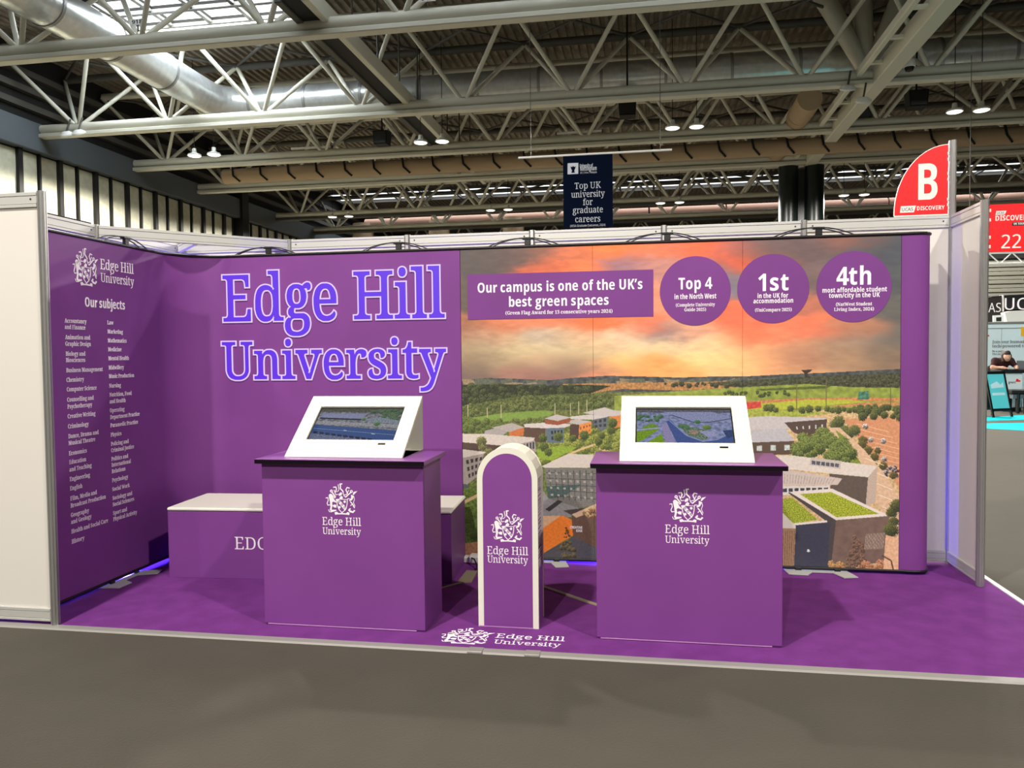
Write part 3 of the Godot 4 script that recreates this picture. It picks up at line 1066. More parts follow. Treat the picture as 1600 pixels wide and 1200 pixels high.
	box(st, Vector3(0.06, 0.03, 0.1), Vector3(0.075, 0.06, 1.1), 0.004)
	done("light_tube", st, M.led_blue, led)
	st = begin()
	box(st, Vector3(0.1, 0.008, 0.05), Vector3(5.6, 0.03, 0.085))
	box(st, Vector3(0.05, 0.008, 0.1), Vector3(0.085, 0.03, 1.1))
	done("base_channel", st, M.aluminium, led)
	for p in [Vector3(0.1, 0.07, 0.9), Vector3(0.1, 0.07, 0.55), Vector3(0.13, 0.07, 0.13), Vector3(0.7, 0.07, 0.1), Vector3(1.4, 0.07, 0.1), Vector3(2.1, 0.07, 0.1), Vector3(2.8, 0.07, 0.1), Vector3(3.5, 0.07, 0.1), Vector3(4.2, 0.07, 0.1)]:
		var l := OmniLight3D.new()
		l.name = "strip_light"
		l.light_color = Color(0.32, 0.22, 1.0)
		l.light_energy = 0.8
		l.omni_range = 4.0
		l.omni_attenuation = 2.0
		l.light_size = 0.02
		l.shadow_enabled = true
		led.add_child(l, true)
		l.position = p

func glyph_outlines(f: Font, ch: String, size: int) -> Array:   # closed contours of one letter, in pixels of that font size, y up
	var ts := TextServerManager.get_primary_interface()
	var rid: RID = f.get_rids()[0]
	var gi := ts.font_get_glyph_index(rid, size, ch.unicode_at(0), 0)
	var d: Dictionary = ts.font_get_glyph_contours(rid, size, gi)
	var out := []
	var first := 0
	for last in d.contours:
		var pts := []
		for k in range(first, last + 1):
			pts.append(d.points[k])
		first = last + 1
		var n := pts.size()
		var poly := PackedVector2Array()
		for k in n:
			var p: Vector3 = pts[k]
			if p.z == 1:
				poly.append(Vector2(p.x, -p.y))
				continue
			var a: Vector3 = pts[(k - 1 + n) % n]
			var b: Vector3 = pts[(k + 1) % n]
			var c := Vector2(p.x, -p.y)
			var s := Vector2(a.x, -a.y) if a.z == 1 else (Vector2(a.x, -a.y) + c) / 2.0
			var e := Vector2(b.x, -b.y) if b.z == 1 else (Vector2(b.x, -b.y) + c) / 2.0
			for q in range(1, 5):
				var u := q / 4.0
				poly.append(s.lerp(c, u).lerp(c.lerp(e, u), u))
		out.append(poly)
	return out

func ribbon(st: SurfaceTool, a: Vector2, b: Vector2, na: Vector2, nb: Vector2, from: float, to: float, z: float) -> void:
	var p := PackedVector2Array([a + na * from, b + nb * from, b + nb * to, a + na * to])
	var area := 0.0
	for i in 4:
		area += p[i].cross(p[(i + 1) % 4])
	if absf(area) < 1e-9:
		return
	if area < 0.0:
		p.reverse()
	var v := []
	for q in p:
		v.append(Vector3(q.x, q.y, z))
	quad(st, v[0], v[3], v[2], v[1])
	var dn := Vector3(0, 0, -z)
	for i in 4:
		quad(st, v[i], v[(i + 1) % 4], v[(i + 1) % 4] + dn, v[i] + dn)

func illuminated_sign() -> void:
	var o := thing("illuminated_sign", "large glowing violet letters with white outlines on the purple backdrop", "illuminated sign")
	var f := font(SERIF)
	var size := 96
	var ts := TextServerManager.get_primary_interface()
	for row in [["Edge Hill", 0.592, 2.376, 1.828, 0.357], ["University", 0.585, 2.372, 1.375, 0.288]]:
		var pen := 0.0
		var total := 0.0
		var rid: RID = f.get_rids()[0]
		for ch in row[0]:
			total += ts.font_get_glyph_advance(rid, size, ts.font_get_glyph_index(rid, size, ch.unicode_at(0), 0)).x
		var sx: float = (row[2] - row[1]) / (total - size * 0.06)
		var sy: float = row[4] / (0.714 * size)
		for ch in row[0]:
			var adv: float = ts.font_get_glyph_advance(rid, size, ts.font_get_glyph_index(rid, size, ch.unicode_at(0), 0)).x
			if ch != " ":
				var shapes := glyph_outlines(f, ch, size)
				var lo := Vector2(1e9, 1e9)
				for poly in shapes:
					for p in poly:
						lo = lo.min(p)
				var x0: float = row[1] + (pen - size * 0.03) * sx
				var t := Transform3D(Basis.IDENTITY, Vector3(x0, row[3], 0.334))
				var mesh := TextMesh.new()
				mesh.font = f
				mesh.font_size = size
				mesh.pixel_size = 1.0
				mesh.depth = 1.0
				mesh.curve_step = 1.0
				mesh.horizontal_alignment = HORIZONTAL_ALIGNMENT_LEFT
				mesh.text = ch
				var bb: AABB = mesh.get_aabb()
				var letter := put("letter", mesh, M.letter_face, o, t * Transform3D(Basis.from_scale(Vector3(sx, sy, 0.004)), Vector3((lo.x - bb.position.x) * sx, (lo.y - bb.position.y) * sy, 0.002)))
				var faces := begin()
				var rims := begin()
				var turn := 0.0
				for poly in shapes:
					var area := 0.0
					for i in poly.size():
						area += poly[i].cross(poly[(i + 1) % poly.size()])
					if absf(area) > absf(turn):
						turn = area
				for poly in shapes:
					var real := PackedVector2Array()
					for p in poly:
						var q := Vector2(p.x * sx, p.y * sy)
						if real.is_empty() or real[real.size() - 1].distance_to(q) > 0.002:
							real.append(q)
					if real.size() > 2 and real[0].distance_to(real[real.size() - 1]) < 0.002:
						real.remove_at(real.size() - 1)
					var n := real.size()
					var side := PackedVector2Array()
					for k in n:
						var d1 := (real[k] - real[(k - 1 + n) % n]).normalized()
						var d2 := (real[(k + 1) % n] - real[k]).normalized()
						var m := (d1.orthogonal() + d2.orthogonal())
						m = m.normalized() / maxf(0.6, sqrt(maxf(0.0, (1.0 + d1.dot(d2)) / 2.0))) if m.length() > 0.01 else d1.orthogonal()
						side.append(m * signf(turn))
					for k in n:
						var j := (k + 1) % n
						ribbon(faces, real[k], real[j], side[k], side[j], -0.001, 0.0055, 0.004)
						ribbon(rims, real[k], real[j], side[k], side[j], 0.0045, 0.0145, 0.0055)
				var band := done("letter_edge", faces, M.letter_face, letter)
				band.transform = letter.transform.affine_inverse() * t
				var st := rims
				var rim := done("letter_rim", st, M.letter_rim, letter)
				rim.transform = letter.transform.affine_inverse() * t
			pen += adv
	rebase(o, Vector3(1.5, 1.4, 0.334))

# ------------------------------------------------------------------ counters with touch screens
func counter(label: String, x0: float, x1: float, zf: float, zb: float, tx0: float, tx1: float, tzf: float, tzb: float, lx: float) -> void:
	var o := thing("display_counter", label, "counter", "purple display counters")
	var st := begin()
	box(st, Vector3(x0 + 0.004, 0.008, zb), Vector3(x1 - 0.004, 0.945, zf - 0.012))
	done("body", st, M.counter_side, o)
	st = begin()
	box(st, Vector3(x0, 0.018, zf - 0.012), Vector3(x1, 0.945, zf), 0.002)
	done("front_panel", st, M.counter_vinyl, o)
	for x in [x0 + 0.002, x1 - 0.002]:
		st = begin()
		box(st, Vector3(x - 0.003, 0.012, zb + 0.003), Vector3(x + 0.003, 0.944, zf - 0.014), 0.001)
		done("side_panel", st, M.counter_side, o)
	st = begin()
	box(st, Vector3(x0 + 0.02, 0.012, zf - 0.011), Vector3(x1 - 0.05, 0.0175, zf + 0.001))
	done("board_edge", st, M.board_edge, o)
	st = begin()
	box(st, Vector3(tx0, 0.945, tzb), Vector3(tx1, 0.972, tzf), 0.003)
	var top := done("counter_top", st, M.counter_top, o)
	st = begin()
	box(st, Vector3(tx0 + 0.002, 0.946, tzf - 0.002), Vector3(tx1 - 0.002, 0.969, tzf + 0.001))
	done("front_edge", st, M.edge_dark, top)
	var t := Transform3D(Basis.IDENTITY, Vector3(0, 0, zf + 0.0003))
	emblem(o, t, lx, 0.744, 0.182, 0.19)
	print_line(o, "Edge Hill", font(SERIF), lx - 0.115, lx + 0.115, 0.595, 0.044, t, M.print_white, false, 0.001)
	print_line(o, "University", font(SERIF), lx - 0.115, lx + 0.113, 0.543, 0.038, t, M.print_white, false, 0.001)
	rebase(o, Vector3((x0 + x1) / 2.0, 0.008, (zf + zb) / 2.0))

func kiosk(label: String, x0: float, x1: float, which: int) -> void:
	var o := thing("touch_screen_kiosk", label, "touch screen", "white touch screen kiosks")
	var y0 := 0.972
	var zf := 1.853
	var zt := 1.432
	var yt := 1.298
	var slope := Vector3(0, yt - y0, zt - zf)
	var l := slope.length()
	var up := slope / l
	var n := Vector3.RIGHT.cross(up)
	var w := x1 - x0
	var t := Transform3D(Basis(Vector3.RIGHT, up, n), Vector3(x0, y0, zf))
	var inset := n * -0.014
	var prof := PackedVector2Array()
	for p in [Vector3(0, y0, zf) + inset, Vector3(0, y0, 1.425), Vector3(0, yt, 1.425), Vector3(0, yt, zt) + inset]:
		prof.append(Vector2(-p.z, p.y))
	var foot: Vector3 = Vector3(0, y0, zf) + inset
	foot += up * ((y0 - foot.y) / up.y)
	prof[0] = Vector2(-foot.z, foot.y)
	var st := begin()
	prism(st, prof, 0.0, w, Transform3D(Basis(Vector3(0, 0, -1), Vector3.UP, Vector3(1, 0, 0)), Vector3(x0, 0, 0)))
	done("housing", st, M.board_white, o)
	var sx0 := 0.082
	var sx1 := w - 0.085
	var sy0 := 0.147
	var sy1 := 0.437
	st = begin()
	box(st, Vector3(0, 0.004, -0.014), Vector3(w, sy0, 0.0))
	box(st, Vector3(0, sy1, -0.014), Vector3(w, l, 0.0))
	box(st, Vector3(0, sy0, -0.014), Vector3(sx0, sy1, 0.0))
	box(st, Vector3(sx1, sy0, -0.014), Vector3(w, sy1, 0.0))
	done("front_frame", st, M.board_white, o, t)
	st = begin()
	box(st, Vector3(sx0, sy0, -0.0135), Vector3(sx1, sy1, -0.011))
	var bezel := done("screen_bezel", st, M.black_metal, o, t)
	st = begin()
	var b := 0.007
	var c := [Vector3(sx0 + b, sy1 - b * 1.6, -0.0105), Vector3(sx1 - b, sy1 - b * 1.6, -0.0105), Vector3(sx1 - b, sy0 + 0.001, -0.0105), Vector3(sx0 + b, sy0 + 0.001, -0.0105)]
	var uv := [Vector2(0, 0), Vector2(1, 0), Vector2(1, 1), Vector2(0, 1)]
	for k in [0, 1, 2, 0, 2, 3]:
		st.set_normal(Vector3(0, 0, 1))
		st.set_uv(uv[k])
		st.add_vertex(c[k])
	var m := StandardMaterial3D.new()
	m.resource_name = "screen_picture"
	m.albedo_color = Color(0.02, 0.02, 0.025)
	m.roughness = 0.25
	m.emission_enabled = true
	m.emission = Color.BLACK
	m.emission_texture = ImageTexture.create_from_image(paint_screen(which))
	m.emission_energy_multiplier = 0.75
	done("screen", st, m, bezel)
	st = begin()
	box(st, Vector3(w - 0.17, 0.108, -0.002), Vector3(w - 0.125, 0.122, 0.0012), 0.001)
	done("sensor_slot", st, M.black_metal, o, t)
	var al := AreaLight3D.new()
	al.name = "screen_light"
	al.area_size = Vector2(sx1 - sx0 - 0.02, sy1 - sy0 - 0.02)
	al.area_normalize_energy = true
	al.light_energy = 0.03
	al.light_color = Color(0.7, 0.75, 1.0)
	al.area_range = 6.0
	al.shadow_enabled = true
	o.add_child(al, true)
	al.transform = t * Transform3D(Basis(Vector3.UP, PI), Vector3(w / 2.0, (sy0 + sy1) / 2.0, 0.01))
	rebase(o, Vector3((x0 + x1) / 2.0, y0, 1.65))

func counters() -> void:
	counter("purple display counter in front of the bench, carrying the kiosk with the blue road picture", 1.70, 2.656, 1.893, 1.53, 1.686, 2.68, 1.95, 1.49, 2.178)
	counter("purple display counter in front of the landscape print, nearest the open side", 3.603, 4.562, 1.852, 1.47, 3.578, 4.576, 1.937, 1.42, 4.081)
	kiosk("white sloping kiosk on the counter before the bench, screen showing a blue road", 1.82, 2.522, 0)
	kiosk("white sloping kiosk on the counter before the landscape print, screen showing green lawns", 3.728, 4.424, 1)

func bench() -> void:
	var o := thing("bench", "long purple box bench with a white top against the backdrop", "bench")
	o.position = Vector3(0.565, 0.008, 1.088)
	o.rotation.y = 0.0617
	var st := begin()
	box(st, Vector3(0.003, 0.0, -0.56), Vector3(2.009, 0.466, -0.012))
	done("body", st, M.counter_side, o)
	st = begin()
	box(st, Vector3(0, 0.0, -0.012), Vector3(2.012, 0.466, 0.0), 0.002)
	done("front_panel", st, M.fabric, o)
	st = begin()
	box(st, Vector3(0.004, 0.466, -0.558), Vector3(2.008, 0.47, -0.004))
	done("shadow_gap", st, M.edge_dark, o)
	st = begin()
	box(st, Vector3(-0.004, 0.47, -0.565), Vector3(2.016, 0.494, 0.006), 0.008)
	done("bench_top", st, M.board_white, o)
	print_line(o, "EDGE", font(SERIF), 0.486, 0.80, 0.207, 0.085, Transform3D(Basis.IDENTITY, Vector3(0, 0, 0.0003)), M.print_white, false, 0.001)

func arch_outline(w: float, spring: float, r: float, n := 24, y0 := 0.0) -> PackedVector2Array:
	var p := PackedVector2Array([Vector2(-w, y0), Vector2(w, y0)])
	for k in n + 1:
		var a := PI * k / n
		p.append(Vector2(cos(a) * w, spring + sin(a) * r))
	return p

func arch_stand() -> void:
	var o := thing("arched_stand", "purple arched leaflet stand with white edges between the two counters", "leaflet stand")
	o.position = Vector3(3.1, 0.008, 1.75)
	var outer := arch_outline(0.172, 0.84, 0.18)
	var st := begin()
	prism(st, outer, -0.02, 0.0)
	done("front_board", st, M.board_white, o)
	st = begin()
	prism(st, outer, -0.23, -0.21)
	done("back_board", st, M.board_white, o)
	st = begin()
	prism(st, arch_outline(0.14, 0.838, 0.148, 24, 0.006), 0.0, 0.0015)
	done("front_print", st, M.counter_vinyl, o)
	# the white band over the top, in facets
	st = begin()
	for k in 10:
		var a := PI * k / 10.0
		var b := PI * (k + 1) / 10.0
		var p := [Vector2(cos(a) * 0.17, 0.84 + sin(a) * 0.178), Vector2(cos(b) * 0.17, 0.84 + sin(b) * 0.178), Vector2(cos(b) * 0.158, 0.84 + sin(b) * 0.166), Vector2(cos(a) * 0.158, 0.84 + sin(a) * 0.166)]
		prism(st, PackedVector2Array([p[0], p[1], p[2], p[3]]), -0.21, -0.02)
	done("top_band", st, M.board_white, o)
	for s in [-1.0, 1.0]:
		st = begin()
		box(st, Vector3(minf(s * 0.155, s * 0.169), 0.0, -0.21), Vector3(maxf(s * 0.155, s * 0.169), 0.315, -0.02))
		done("side_panel", st, M.counter_side, o)
	st = begin()
	box(st, Vector3(-0.155, 0.3, -0.21), Vector3(0.155, 0.315, -0.02))
	done("shelf", st, M.counter_side, o)
	st = begin()
	box(st, Vector3(-0.168, 0.002, 0.0), Vector3(0.142, 0.006, 0.0022))
	done("board_edge", st, M.board_edge, o)
	var t := Transform3D(Basis.IDENTITY, Vector3(0, 0, 0.0017))
	emblem(o, t, 0.0, 0.577, 0.183, 0.192)
	print_line(o, "Edge Hill", font(SERIF), -0.118, 0.117, 0.416, 0.044, t, M.print_white, false, 0.001)
	print_line(o, "University", font(SERIF), -0.117, 0.115, 0.368, 0.04, t, M.print_white, false, 0.001)
	# the stack of prospectuses inside, open to the sides
	var cover := begin()
	box(cover, Vector3(-0.15, 0.0066, -0.09), Vector3(0.15, 0.0094, 0.09))
	var cm := cover.commit()
	var leaf := begin()
	box(leaf, Vector3(-0.149, 0.0, -0.089), Vector3(0.149, 0.0066, 0.089))
	var lm := leaf.commit()
	var first: Node3D = null
	var rng := RandomNumberGenerator.new()
	rng.seed = 5
	for k in 54:
		var at := Vector3(3.1 + rng.randf_range(0.008, 0.0145), 0.324 + 0.0095 * k, 1.635 + rng.randf_range(-0.002, 0.002))
		if first == null:
			first = thing("prospectus", "thin purple-covered prospectus in the stack inside the arched stand", "prospectus", "prospectuses stacked in the arched stand", at)
			put("cover", cm, M.counter_side, first)
			put("pages", lm, M.paper, first)
		else:
			var c := first.duplicate()
			c.name = numbered("prospectus")
			add_child(c)
			c.position = at

func small_things() -> void:
	var o := thing("cable_tape", "silver tape over a cable from the bench end to the plug", "tape")
	var st := begin()
	box(st, Vector3(0, 0.008, -0.012), Vector3(0.24, 0.013, 0.012), 0.002)
	done("tape_run", st, M.cable_tape, o, Transform3D(Basis(Vector3.UP, 0.95), Vector3(2.5, 0, 1.12)))
	st = begin()
	prism(st, p2([-0.05, 0.0, 0.0, -0.02, 0.045, 0.0, 0.05, 0.26, -0.03, 0.28]), 0.009, 0.016, Transform3D(UP_ALONG, Vector3.ZERO))
	done("tape_patch", st, M.cable_tape, o, Transform3D(Basis(Vector3.UP, 0.08), Vector3(2.655, 0, 0.93)))
	rebase(o, Vector3(2.6, 0.008, 0.9))
	o = thing("cable_tape", "silver tape over twin cables between the arched stand and the far counter", "tape")
	for d in [0.0, 0.02]:
		st = begin()
		rope(st, [Vector3(2.95 + d, 0.013, 0.79), Vector3(3.2 + d, 0.013, 0.98), Vector3(3.45 + d, 0.013, 1.2), Vector3(3.7 + d, 0.013, 1.42)], 0.007)
		done("tape_run", st, M.cable_tape, o)
	rebase(o, Vector3(3.3, 0.008, 1.05))
	o = thing("power_plug", "white power plug with a black lead beside the bench end", "plug", "", Vector3(2.63, 0.008, 0.44))
	st = begin()
	box(st, Vector3(-0.06, 0.0, -0.04), Vector3(0.06, 0.07, 0.05), 0.018)
	done("plug_body", st, M.plastic_white, o)
	st = begin()
	box(st, Vector3(-0.12, 0.0, -0.05), Vector3(-0.04, 0.05, 0.02), 0.01)
	done("socket", st, M.plastic_white, o)
	st = begin()
	rope(st, [Vector3(-0.03, 0.05, 0.045), Vector3(0.0, 0.055, 0.09), Vector3(0.03, 0.03, 0.14), Vector3(0.04, 0.012, 0.2)], 0.005)
	done("lead", st, M.black_matt, o)

# ------------------------------------------------------------------ signs
func slanted(x0: float, y0: float, x1: float, y1: float, lean: float) -> PackedVector2Array:
	return p2([x0, y0, x1 - lean, y0, x1, y1, x0 + lean * 0.4, y1])

func signs() -> void:
	var o := thing("corner_sign", "red quarter-round sign with a white letter B on the wall corner", "sign")
	var q := PackedVector2Array([Vector2(5.972, 2.505), Vector2(5.617, 2.505)])
	for k in 25:
		var a := PI / 2 * k / 24.0
		q.append(Vector2(5.972 - 0.355 * cos(a), 2.515 + 0.478 * sin(a)))
	var st := begin()
	prism(st, q, -0.003, 0.003)
	done("sign_board", st, M.sign_red, o)
	var edge := begin()
	for k in range(1, q.size() - 1):
		tube(edge, Vector3(q[k].x, q[k].y, 0), Vector3(q[k + 1].x, q[k + 1].y, 0), 0.004, 0.004, 6)
	done("sign_edge", edge, M.plastic_white, o)
	st = begin()
	box(st, Vector3(5.617, 2.499, -0.006), Vector3(5.972, 2.507, 0.006))
	done("base_channel", st, M.plastic_white, o)
	put("sign_post", post_mesh(0.53), M.aluminium, o, Transform3D(Basis.IDENTITY, Vector3(6.0, 2.49, 0)))
	for y in [2.56, 2.60, 2.74, 2.78, 2.88, 2.92]:
		st = begin()
		box(st, Vector3(5.966, y, -0.005), Vector3(5.982, y + 0.022, 0.005), 0.002)
		done("fixing_tab", st, M.plastic_white, o)
	var t := Transform3D(Basis.IDENTITY, Vector3(0, 0, 0.0032))
	print_line(o, "B", font(SANS, true), 5.775, 5.902, 2.612, 0.25, t, M.plastic_white)
	st = begin()
	prism(st, slanted(5.655, 2.527, 5.762, 2.574, 0.014), 0.0, 0.001, t)
	done("logo_plate", st, M.plastic_white, o)
	print_line(o, "UCAS", font(SANS), 5.668, 5.742, 2.538, 0.024, Transform3D(Basis.IDENTITY, Vector3(0, 0, 0.0045)), M.print_dark, false, 0.001)
	print_line(o, "DISCOVERY", font(SANS, true), 5.768, 5.95, 2.54, 0.028, t, M.plastic_white)
	rebase(o, Vector3(5.8, 2.49, 0))
	o = thing("number_sign", "red square sign with a white number 22 on the side post", "sign")
	st = begin()
	box(st, Vector3(6.028, 2.166, 0.552), Vector3(6.39, 2.468, 0.558), 0.001)
	done("sign_board", st, M.sign_red, o)
	for y in [2.19, 2.25, 2.36, 2.42]:
		st = begin()
		box(st, Vector3(6.02, y, 0.549), Vector3(6.036, y + 0.022, 0.5605), 0.002)
		done("fixing_tab", st, M.plastic_white, o)
	t = Transform3D(Basis.IDENTITY, Vector3(0, 0, 0.5582))
	print_line(o, "22", font(SANS), 6.098, 6.212, 2.188, 0.088, t, M.plastic_white)
	st = begin()
	prism(st, slanted(6.062, 2.402, 6.125, 2.426, 0.01), 0.0, 0.001, t)
	done("logo_plate", st, M.plastic_white, o)
	print_line(o, "UCAS", font(SANS), 6.07, 6.112, 2.407, 0.014, Transform3D(Basis.IDENTITY, Vector3(0, 0, 0.5594)), M.print_dark, false, 0.001)
	print_line(o, "DISCOVERY", font(SANS, true), 6.062, 6.268, 2.364, 0.032, t, M.plastic_white)
	st = begin()
	prism(st, slanted(6.158, 2.33, 6.24, 2.352, 0.008), 0.0, 0.001, t)
	done("tour_plate", st, M.print_dark, o)
	print_line(o, "UK TOUR", font(SANS, true), 6.168, 6.232, 2.335, 0.013, Transform3D(Basis.IDENTITY, Vector3(0, 0, 0.5594)), M.plastic_white, false, 0.001)
	rebase(o, Vector3(6.2, 2.166, 0.555))
	# the navy banner hung in the hall
	o = thing("hanging_banner", "navy fabric banner with white serif words hung above the back wall", "banner")
	st = begin()
	box(st, Vector3(1.66, 4.86, -15.01), Vector3(2.97, 6.77, -14.99), 0.004)
	done("banner_cloth", st, M.banner_navy, o)
	st = begin()
	tube(st, Vector3(0.46, 6.79, -15.0), Vector3(4.5, 6.79, -15.0), 0.03)
	done("hanging_bar", st, M.plastic_white, o)
	for x in [0.8, 4.2]:
		st = begin()
		tube(st, Vector3(x, 6.79, -15.0), Vector3(x, 12.4, -15.0), 0.008, 0.008, 5)
		done("wire", st, M.steel_dark, o)
	t = Transform3D(Basis.IDENTITY, Vector3(0, 0, -14.989))
	st = begin()
	prism(st, p2([1.781, 6.286, 2.065, 6.286, 2.067, 6.574, 1.784, 6.579]), 0.0, 0.004, t)
	var plate := done("logo_plate", st, M.print_pale, o)
	st = begin()
	var cx := 1.93
	var cy := 6.4
	prism(st, p2([cx - 0.05, cy - 0.08, cx + 0.04, cy - 0.08, cx + 0.03, cy - 0.02, cx + 0.05, cy + 0.02, cx + 0.07, cy + 0.09, cx + 0.03, cy + 0.07, cx, cy + 0.1, cx - 0.03, cy + 0.07, cx - 0.07, cy + 0.09, cx - 0.05, cy + 0.02, cx - 0.03, cy - 0.02]), 0.0, 0.008, t)
	done("tower_emblem", st, M.banner_navy, plate)
	for s in [["University of", 2.106, 2.452, 6.448, 2, 0.09], ["Nottingham", 2.115, 2.549, 6.360, 2, 0.11], ["UK | China | Malaysia", 2.115, 2.549, 6.286, 3, 0.05], ["Top UK", 1.966, 2.659, 5.889, 0, 0.165], ["university", 1.874, 2.759, 5.666, 0, 0.165], ["for", 2.184, 2.437, 5.456, 0, 0.165], ["graduate", 1.910, 2.706, 5.249, 0, 0.165], ["careers", 1.977, 2.637, 5.010, 0, 0.165], ["(HESA Graduate Outcomes, 2024)", 1.839, 2.771, 4.892, 3, 0.06]]:
		print_line(o, s[0], font(SERIF if s[4] < 2 else SANS, s[4] == 2), s[1], s[2], s[3], s[5], t, M.print_pale, false, 0.004)
	rebase(o, Vector3(2.315, 4.86, -15.0))

# ------------------------------------------------------------------ the neighbouring stand in the distance
func plane_t(z: float) -> Transform3D:
	return Transform3D(Basis.IDENTITY, Vector3(0, 0, z))

func far_stand() -> void:
	# cyan aisle carpets
	var o := thing("aisle_carpet", "cyan carpet wedge crossing the grey hall floor, nearer one", "carpet")
	var st := begin()
	prism(st, p2([9.3, 11.2, 10.8, 11.59, 11.6, 11.79, 13.6, 12.25, 13.6, 7.5, 10.83, 10.12]), 0.0, 0.006, Transform3D(UP_ALONG, Vector3.ZERO))
	done("carpet_sheet", st, M.carpet_cyan, o)
	rebase(o, Vector3(11.5, 0, -10.5))
	o = thing("aisle_carpet", "cyan carpet strip along the edge of the distant stand, farther one", "carpet")
	st = begin()
	prism(st, p2([9.6, 11.6, 11.05, 12.22, 11.89, 12.58, 15.0, 13.9, 15.4, 15.6, 12.42, 13.83, 11.44, 13.24, 9.6, 12.1]), 0.0, 0.006, Transform3D(UP_ALONG, Vector3.ZERO))
	done("carpet_sheet", st, M.carpet_cyan, o)
	rebase(o, Vector3(12.0, 0, -13.0))
	# white wall with the slogan
	var z := -16.5
	var t := plane_t(z + 0.012)
	o = thing("display_wall", "pale blue-white display wall with a printed slogan behind the leaning person", "display wall")
	var tl := Vector2(12.460, 2.186)
	st = begin()
	box(st, Vector3(tl.x, 0.0, z - 0.05), Vector3(tl.x + 3.2, tl.y, z), 0.01)
	done("wall_board", st, M.stand_blue_white, o)
	st = begin()
	box(st, Vector3(tl.x, tl.y, z - 0.06), Vector3(tl.x + 3.2, tl.y + 0.06, z + 0.02), 0.01)
	done("top_rail", st, M.aluminium, o)
	st = begin()
	box(st, Vector3(tl.x, tl.y - 0.12, z), Vector3(tl.x + 3.2, tl.y - 0.1, z + 0.008))
	done("seam_rail", st, M.aluminium, o)
	for x in [1558.0, 1586.0]:
		st = begin()
		var px: float = tl.x + (x - 1530.0) * 0.0192
		box(st, Vector3(px, tl.y - 0.6, z), Vector3(px + 0.008, tl.y - 0.12, z + 0.006))
		done("seam_rail", st, M.aluminium, o)
	st = begin()
	prism(st, p2([13.464, 1.869, 13.844, 1.864, 13.840, 2.097, 13.460, 2.103]), -0.004, 0.004, t)
	done("yellow_square", st, M.yellow, o)
	var lines := [["Join our human-led,", 12.775, 1.685, 0.075], ["tech-powered team", 12.777, 1.576, 0.075], ["Be a part of", 12.778, 1.458, 0.045], ["The new", 12.779, 1.383, 0.045], ["pwc.co.uk", 12.773, 1.257, 0.045]]
	for s in lines:
		print_line(o, s[0], font(SERIF), s[1], -99.0, s[2], s[3], t, M.print_dark, false, 0.003)
	st = begin()
	prism(st, p2([12.650, 1.872, 12.704, 1.871, 12.695, 1.905, 12.649, 1.914]), -0.002, 0.004, t)
	done("red_mark", st, M.sign_red, o)
	rebase(o, Vector3(tl.x + 1.6, 0, z))
	# counter with logo, black top
	z = -15.0
	o = thing("reception_counter", "small white counter with a black top and dark lettering that the person leans on", "counter")
	var a := Vector2(12.438, 0.945)
	var b := Vector2(12.887, 0.551)
	st = begin()
	box(st, Vector3(a.x, 0.1, z - 0.5), Vector3(b.x, a.y, z), 0.01)
	done("body", st, M.stand_blue_white, o)
	st = begin()
	box(st, Vector3(a.x - 0.06, a.y, z - 0.58), Vector3(b.x + 0.35, a.y + 0.09, z + 0.06), 0.012)
	done("counter_top", st, M.black_metal, o)
	st = begin()
	box(st, Vector3(a.x + 0.02, 0.0, z - 0.48), Vector3(b.x - 0.02, 0.1, z - 0.02))
	done("plinth", st, M.black_matt, o)
	print_line(o, "pwc", font(SERIF, true), 12.564, -99.0, 0.69, 0.06, plane_t(z + 0.001), M.print_dark, false, 0.003)
	st = begin()
	prism(st, p2([12.727, 0.732, 12.835, 0.731, 12.827, 0.770, 12.791, 0.771, 12.784, 0.802, 12.741, 0.802]), 0.0, 0.004, plane_t(z))
	done("logo_mark", st, M.sign_red, o)
	rebase(o, Vector3((a.x + b.x) / 2.0, 0, z - 0.25))
	# low black table
	o = thing("side_table", "low black table in front of the white counter", "table")
	var d := Vector2(12.351, 0.556)
	var tw := 1.1
	st = begin()
	box(st, Vector3(d.x, d.y - 0.08, -14.85), Vector3(d.x + tw, d.y, -14.3), 0.01)
	done("table_top", st, M.black_metal, o)
	st = begin()
	box(st, Vector3(d.x + 0.05, d.y - 0.2, -14.8), Vector3(d.x + tw - 0.05, d.y - 0.1, -14.35))
	done("apron", st, M.beam_grey, o)
	for lx in [0.17, 0.32, tw - 0.1]:
		for lz in [-14.78, -14.37]:
			st = begin()
			tube(st, Vector3(d.x + lx, 0.0, lz), Vector3(d.x + lx, d.y - 0.08, lz), 0.035, 0.045, 8)
			done("leg", st, M.black_metal, o)
	rebase(o, Vector3(d.x + tw / 2.0, 0, -14.6))
	# tablet stand on the counter
	o = thing("tablet", "grey tilted tablet standing on the black counter top", "tablet", "", Vector3(12.994, Vector2(12.438, 0.945).y + 0.09, -15.2))
	var lean := Transform3D(Basis(Vector3.UP, -0.35) * Basis(Vector3.RIGHT, -0.35), Vector3(0, 0.004, 0))
	st = begin()
	box(st, Vector3(-0.15, 0.0, -0.012), Vector3(0.15, 0.22, 0.0), 0.004)
	done("tablet_body", st, M.black_metal, o, lean)
	st = begin()
	box(st, Vector3(-0.138, 0.012, 0.0), Vector3(0.138, 0.208, 0.002))
	done("tablet_screen", st, M.beam_grey, o, lean)
	st = begin()
	tube(st, Vector3(0, 0.12, -0.05), Vector3(0, 0.0, -0.13), 0.008)
	done("kickstand", st, M.black_metal, o)
	a_board()
	person()
	# dark fascias with big letters, farther back
	z = -20.0
	o = thing("fascia_sign", "curved dark brown fascia with pale letters beyond the display wall", "fascia")
	var f0 := Vector2(13.250, 2.429)
	st = begin()
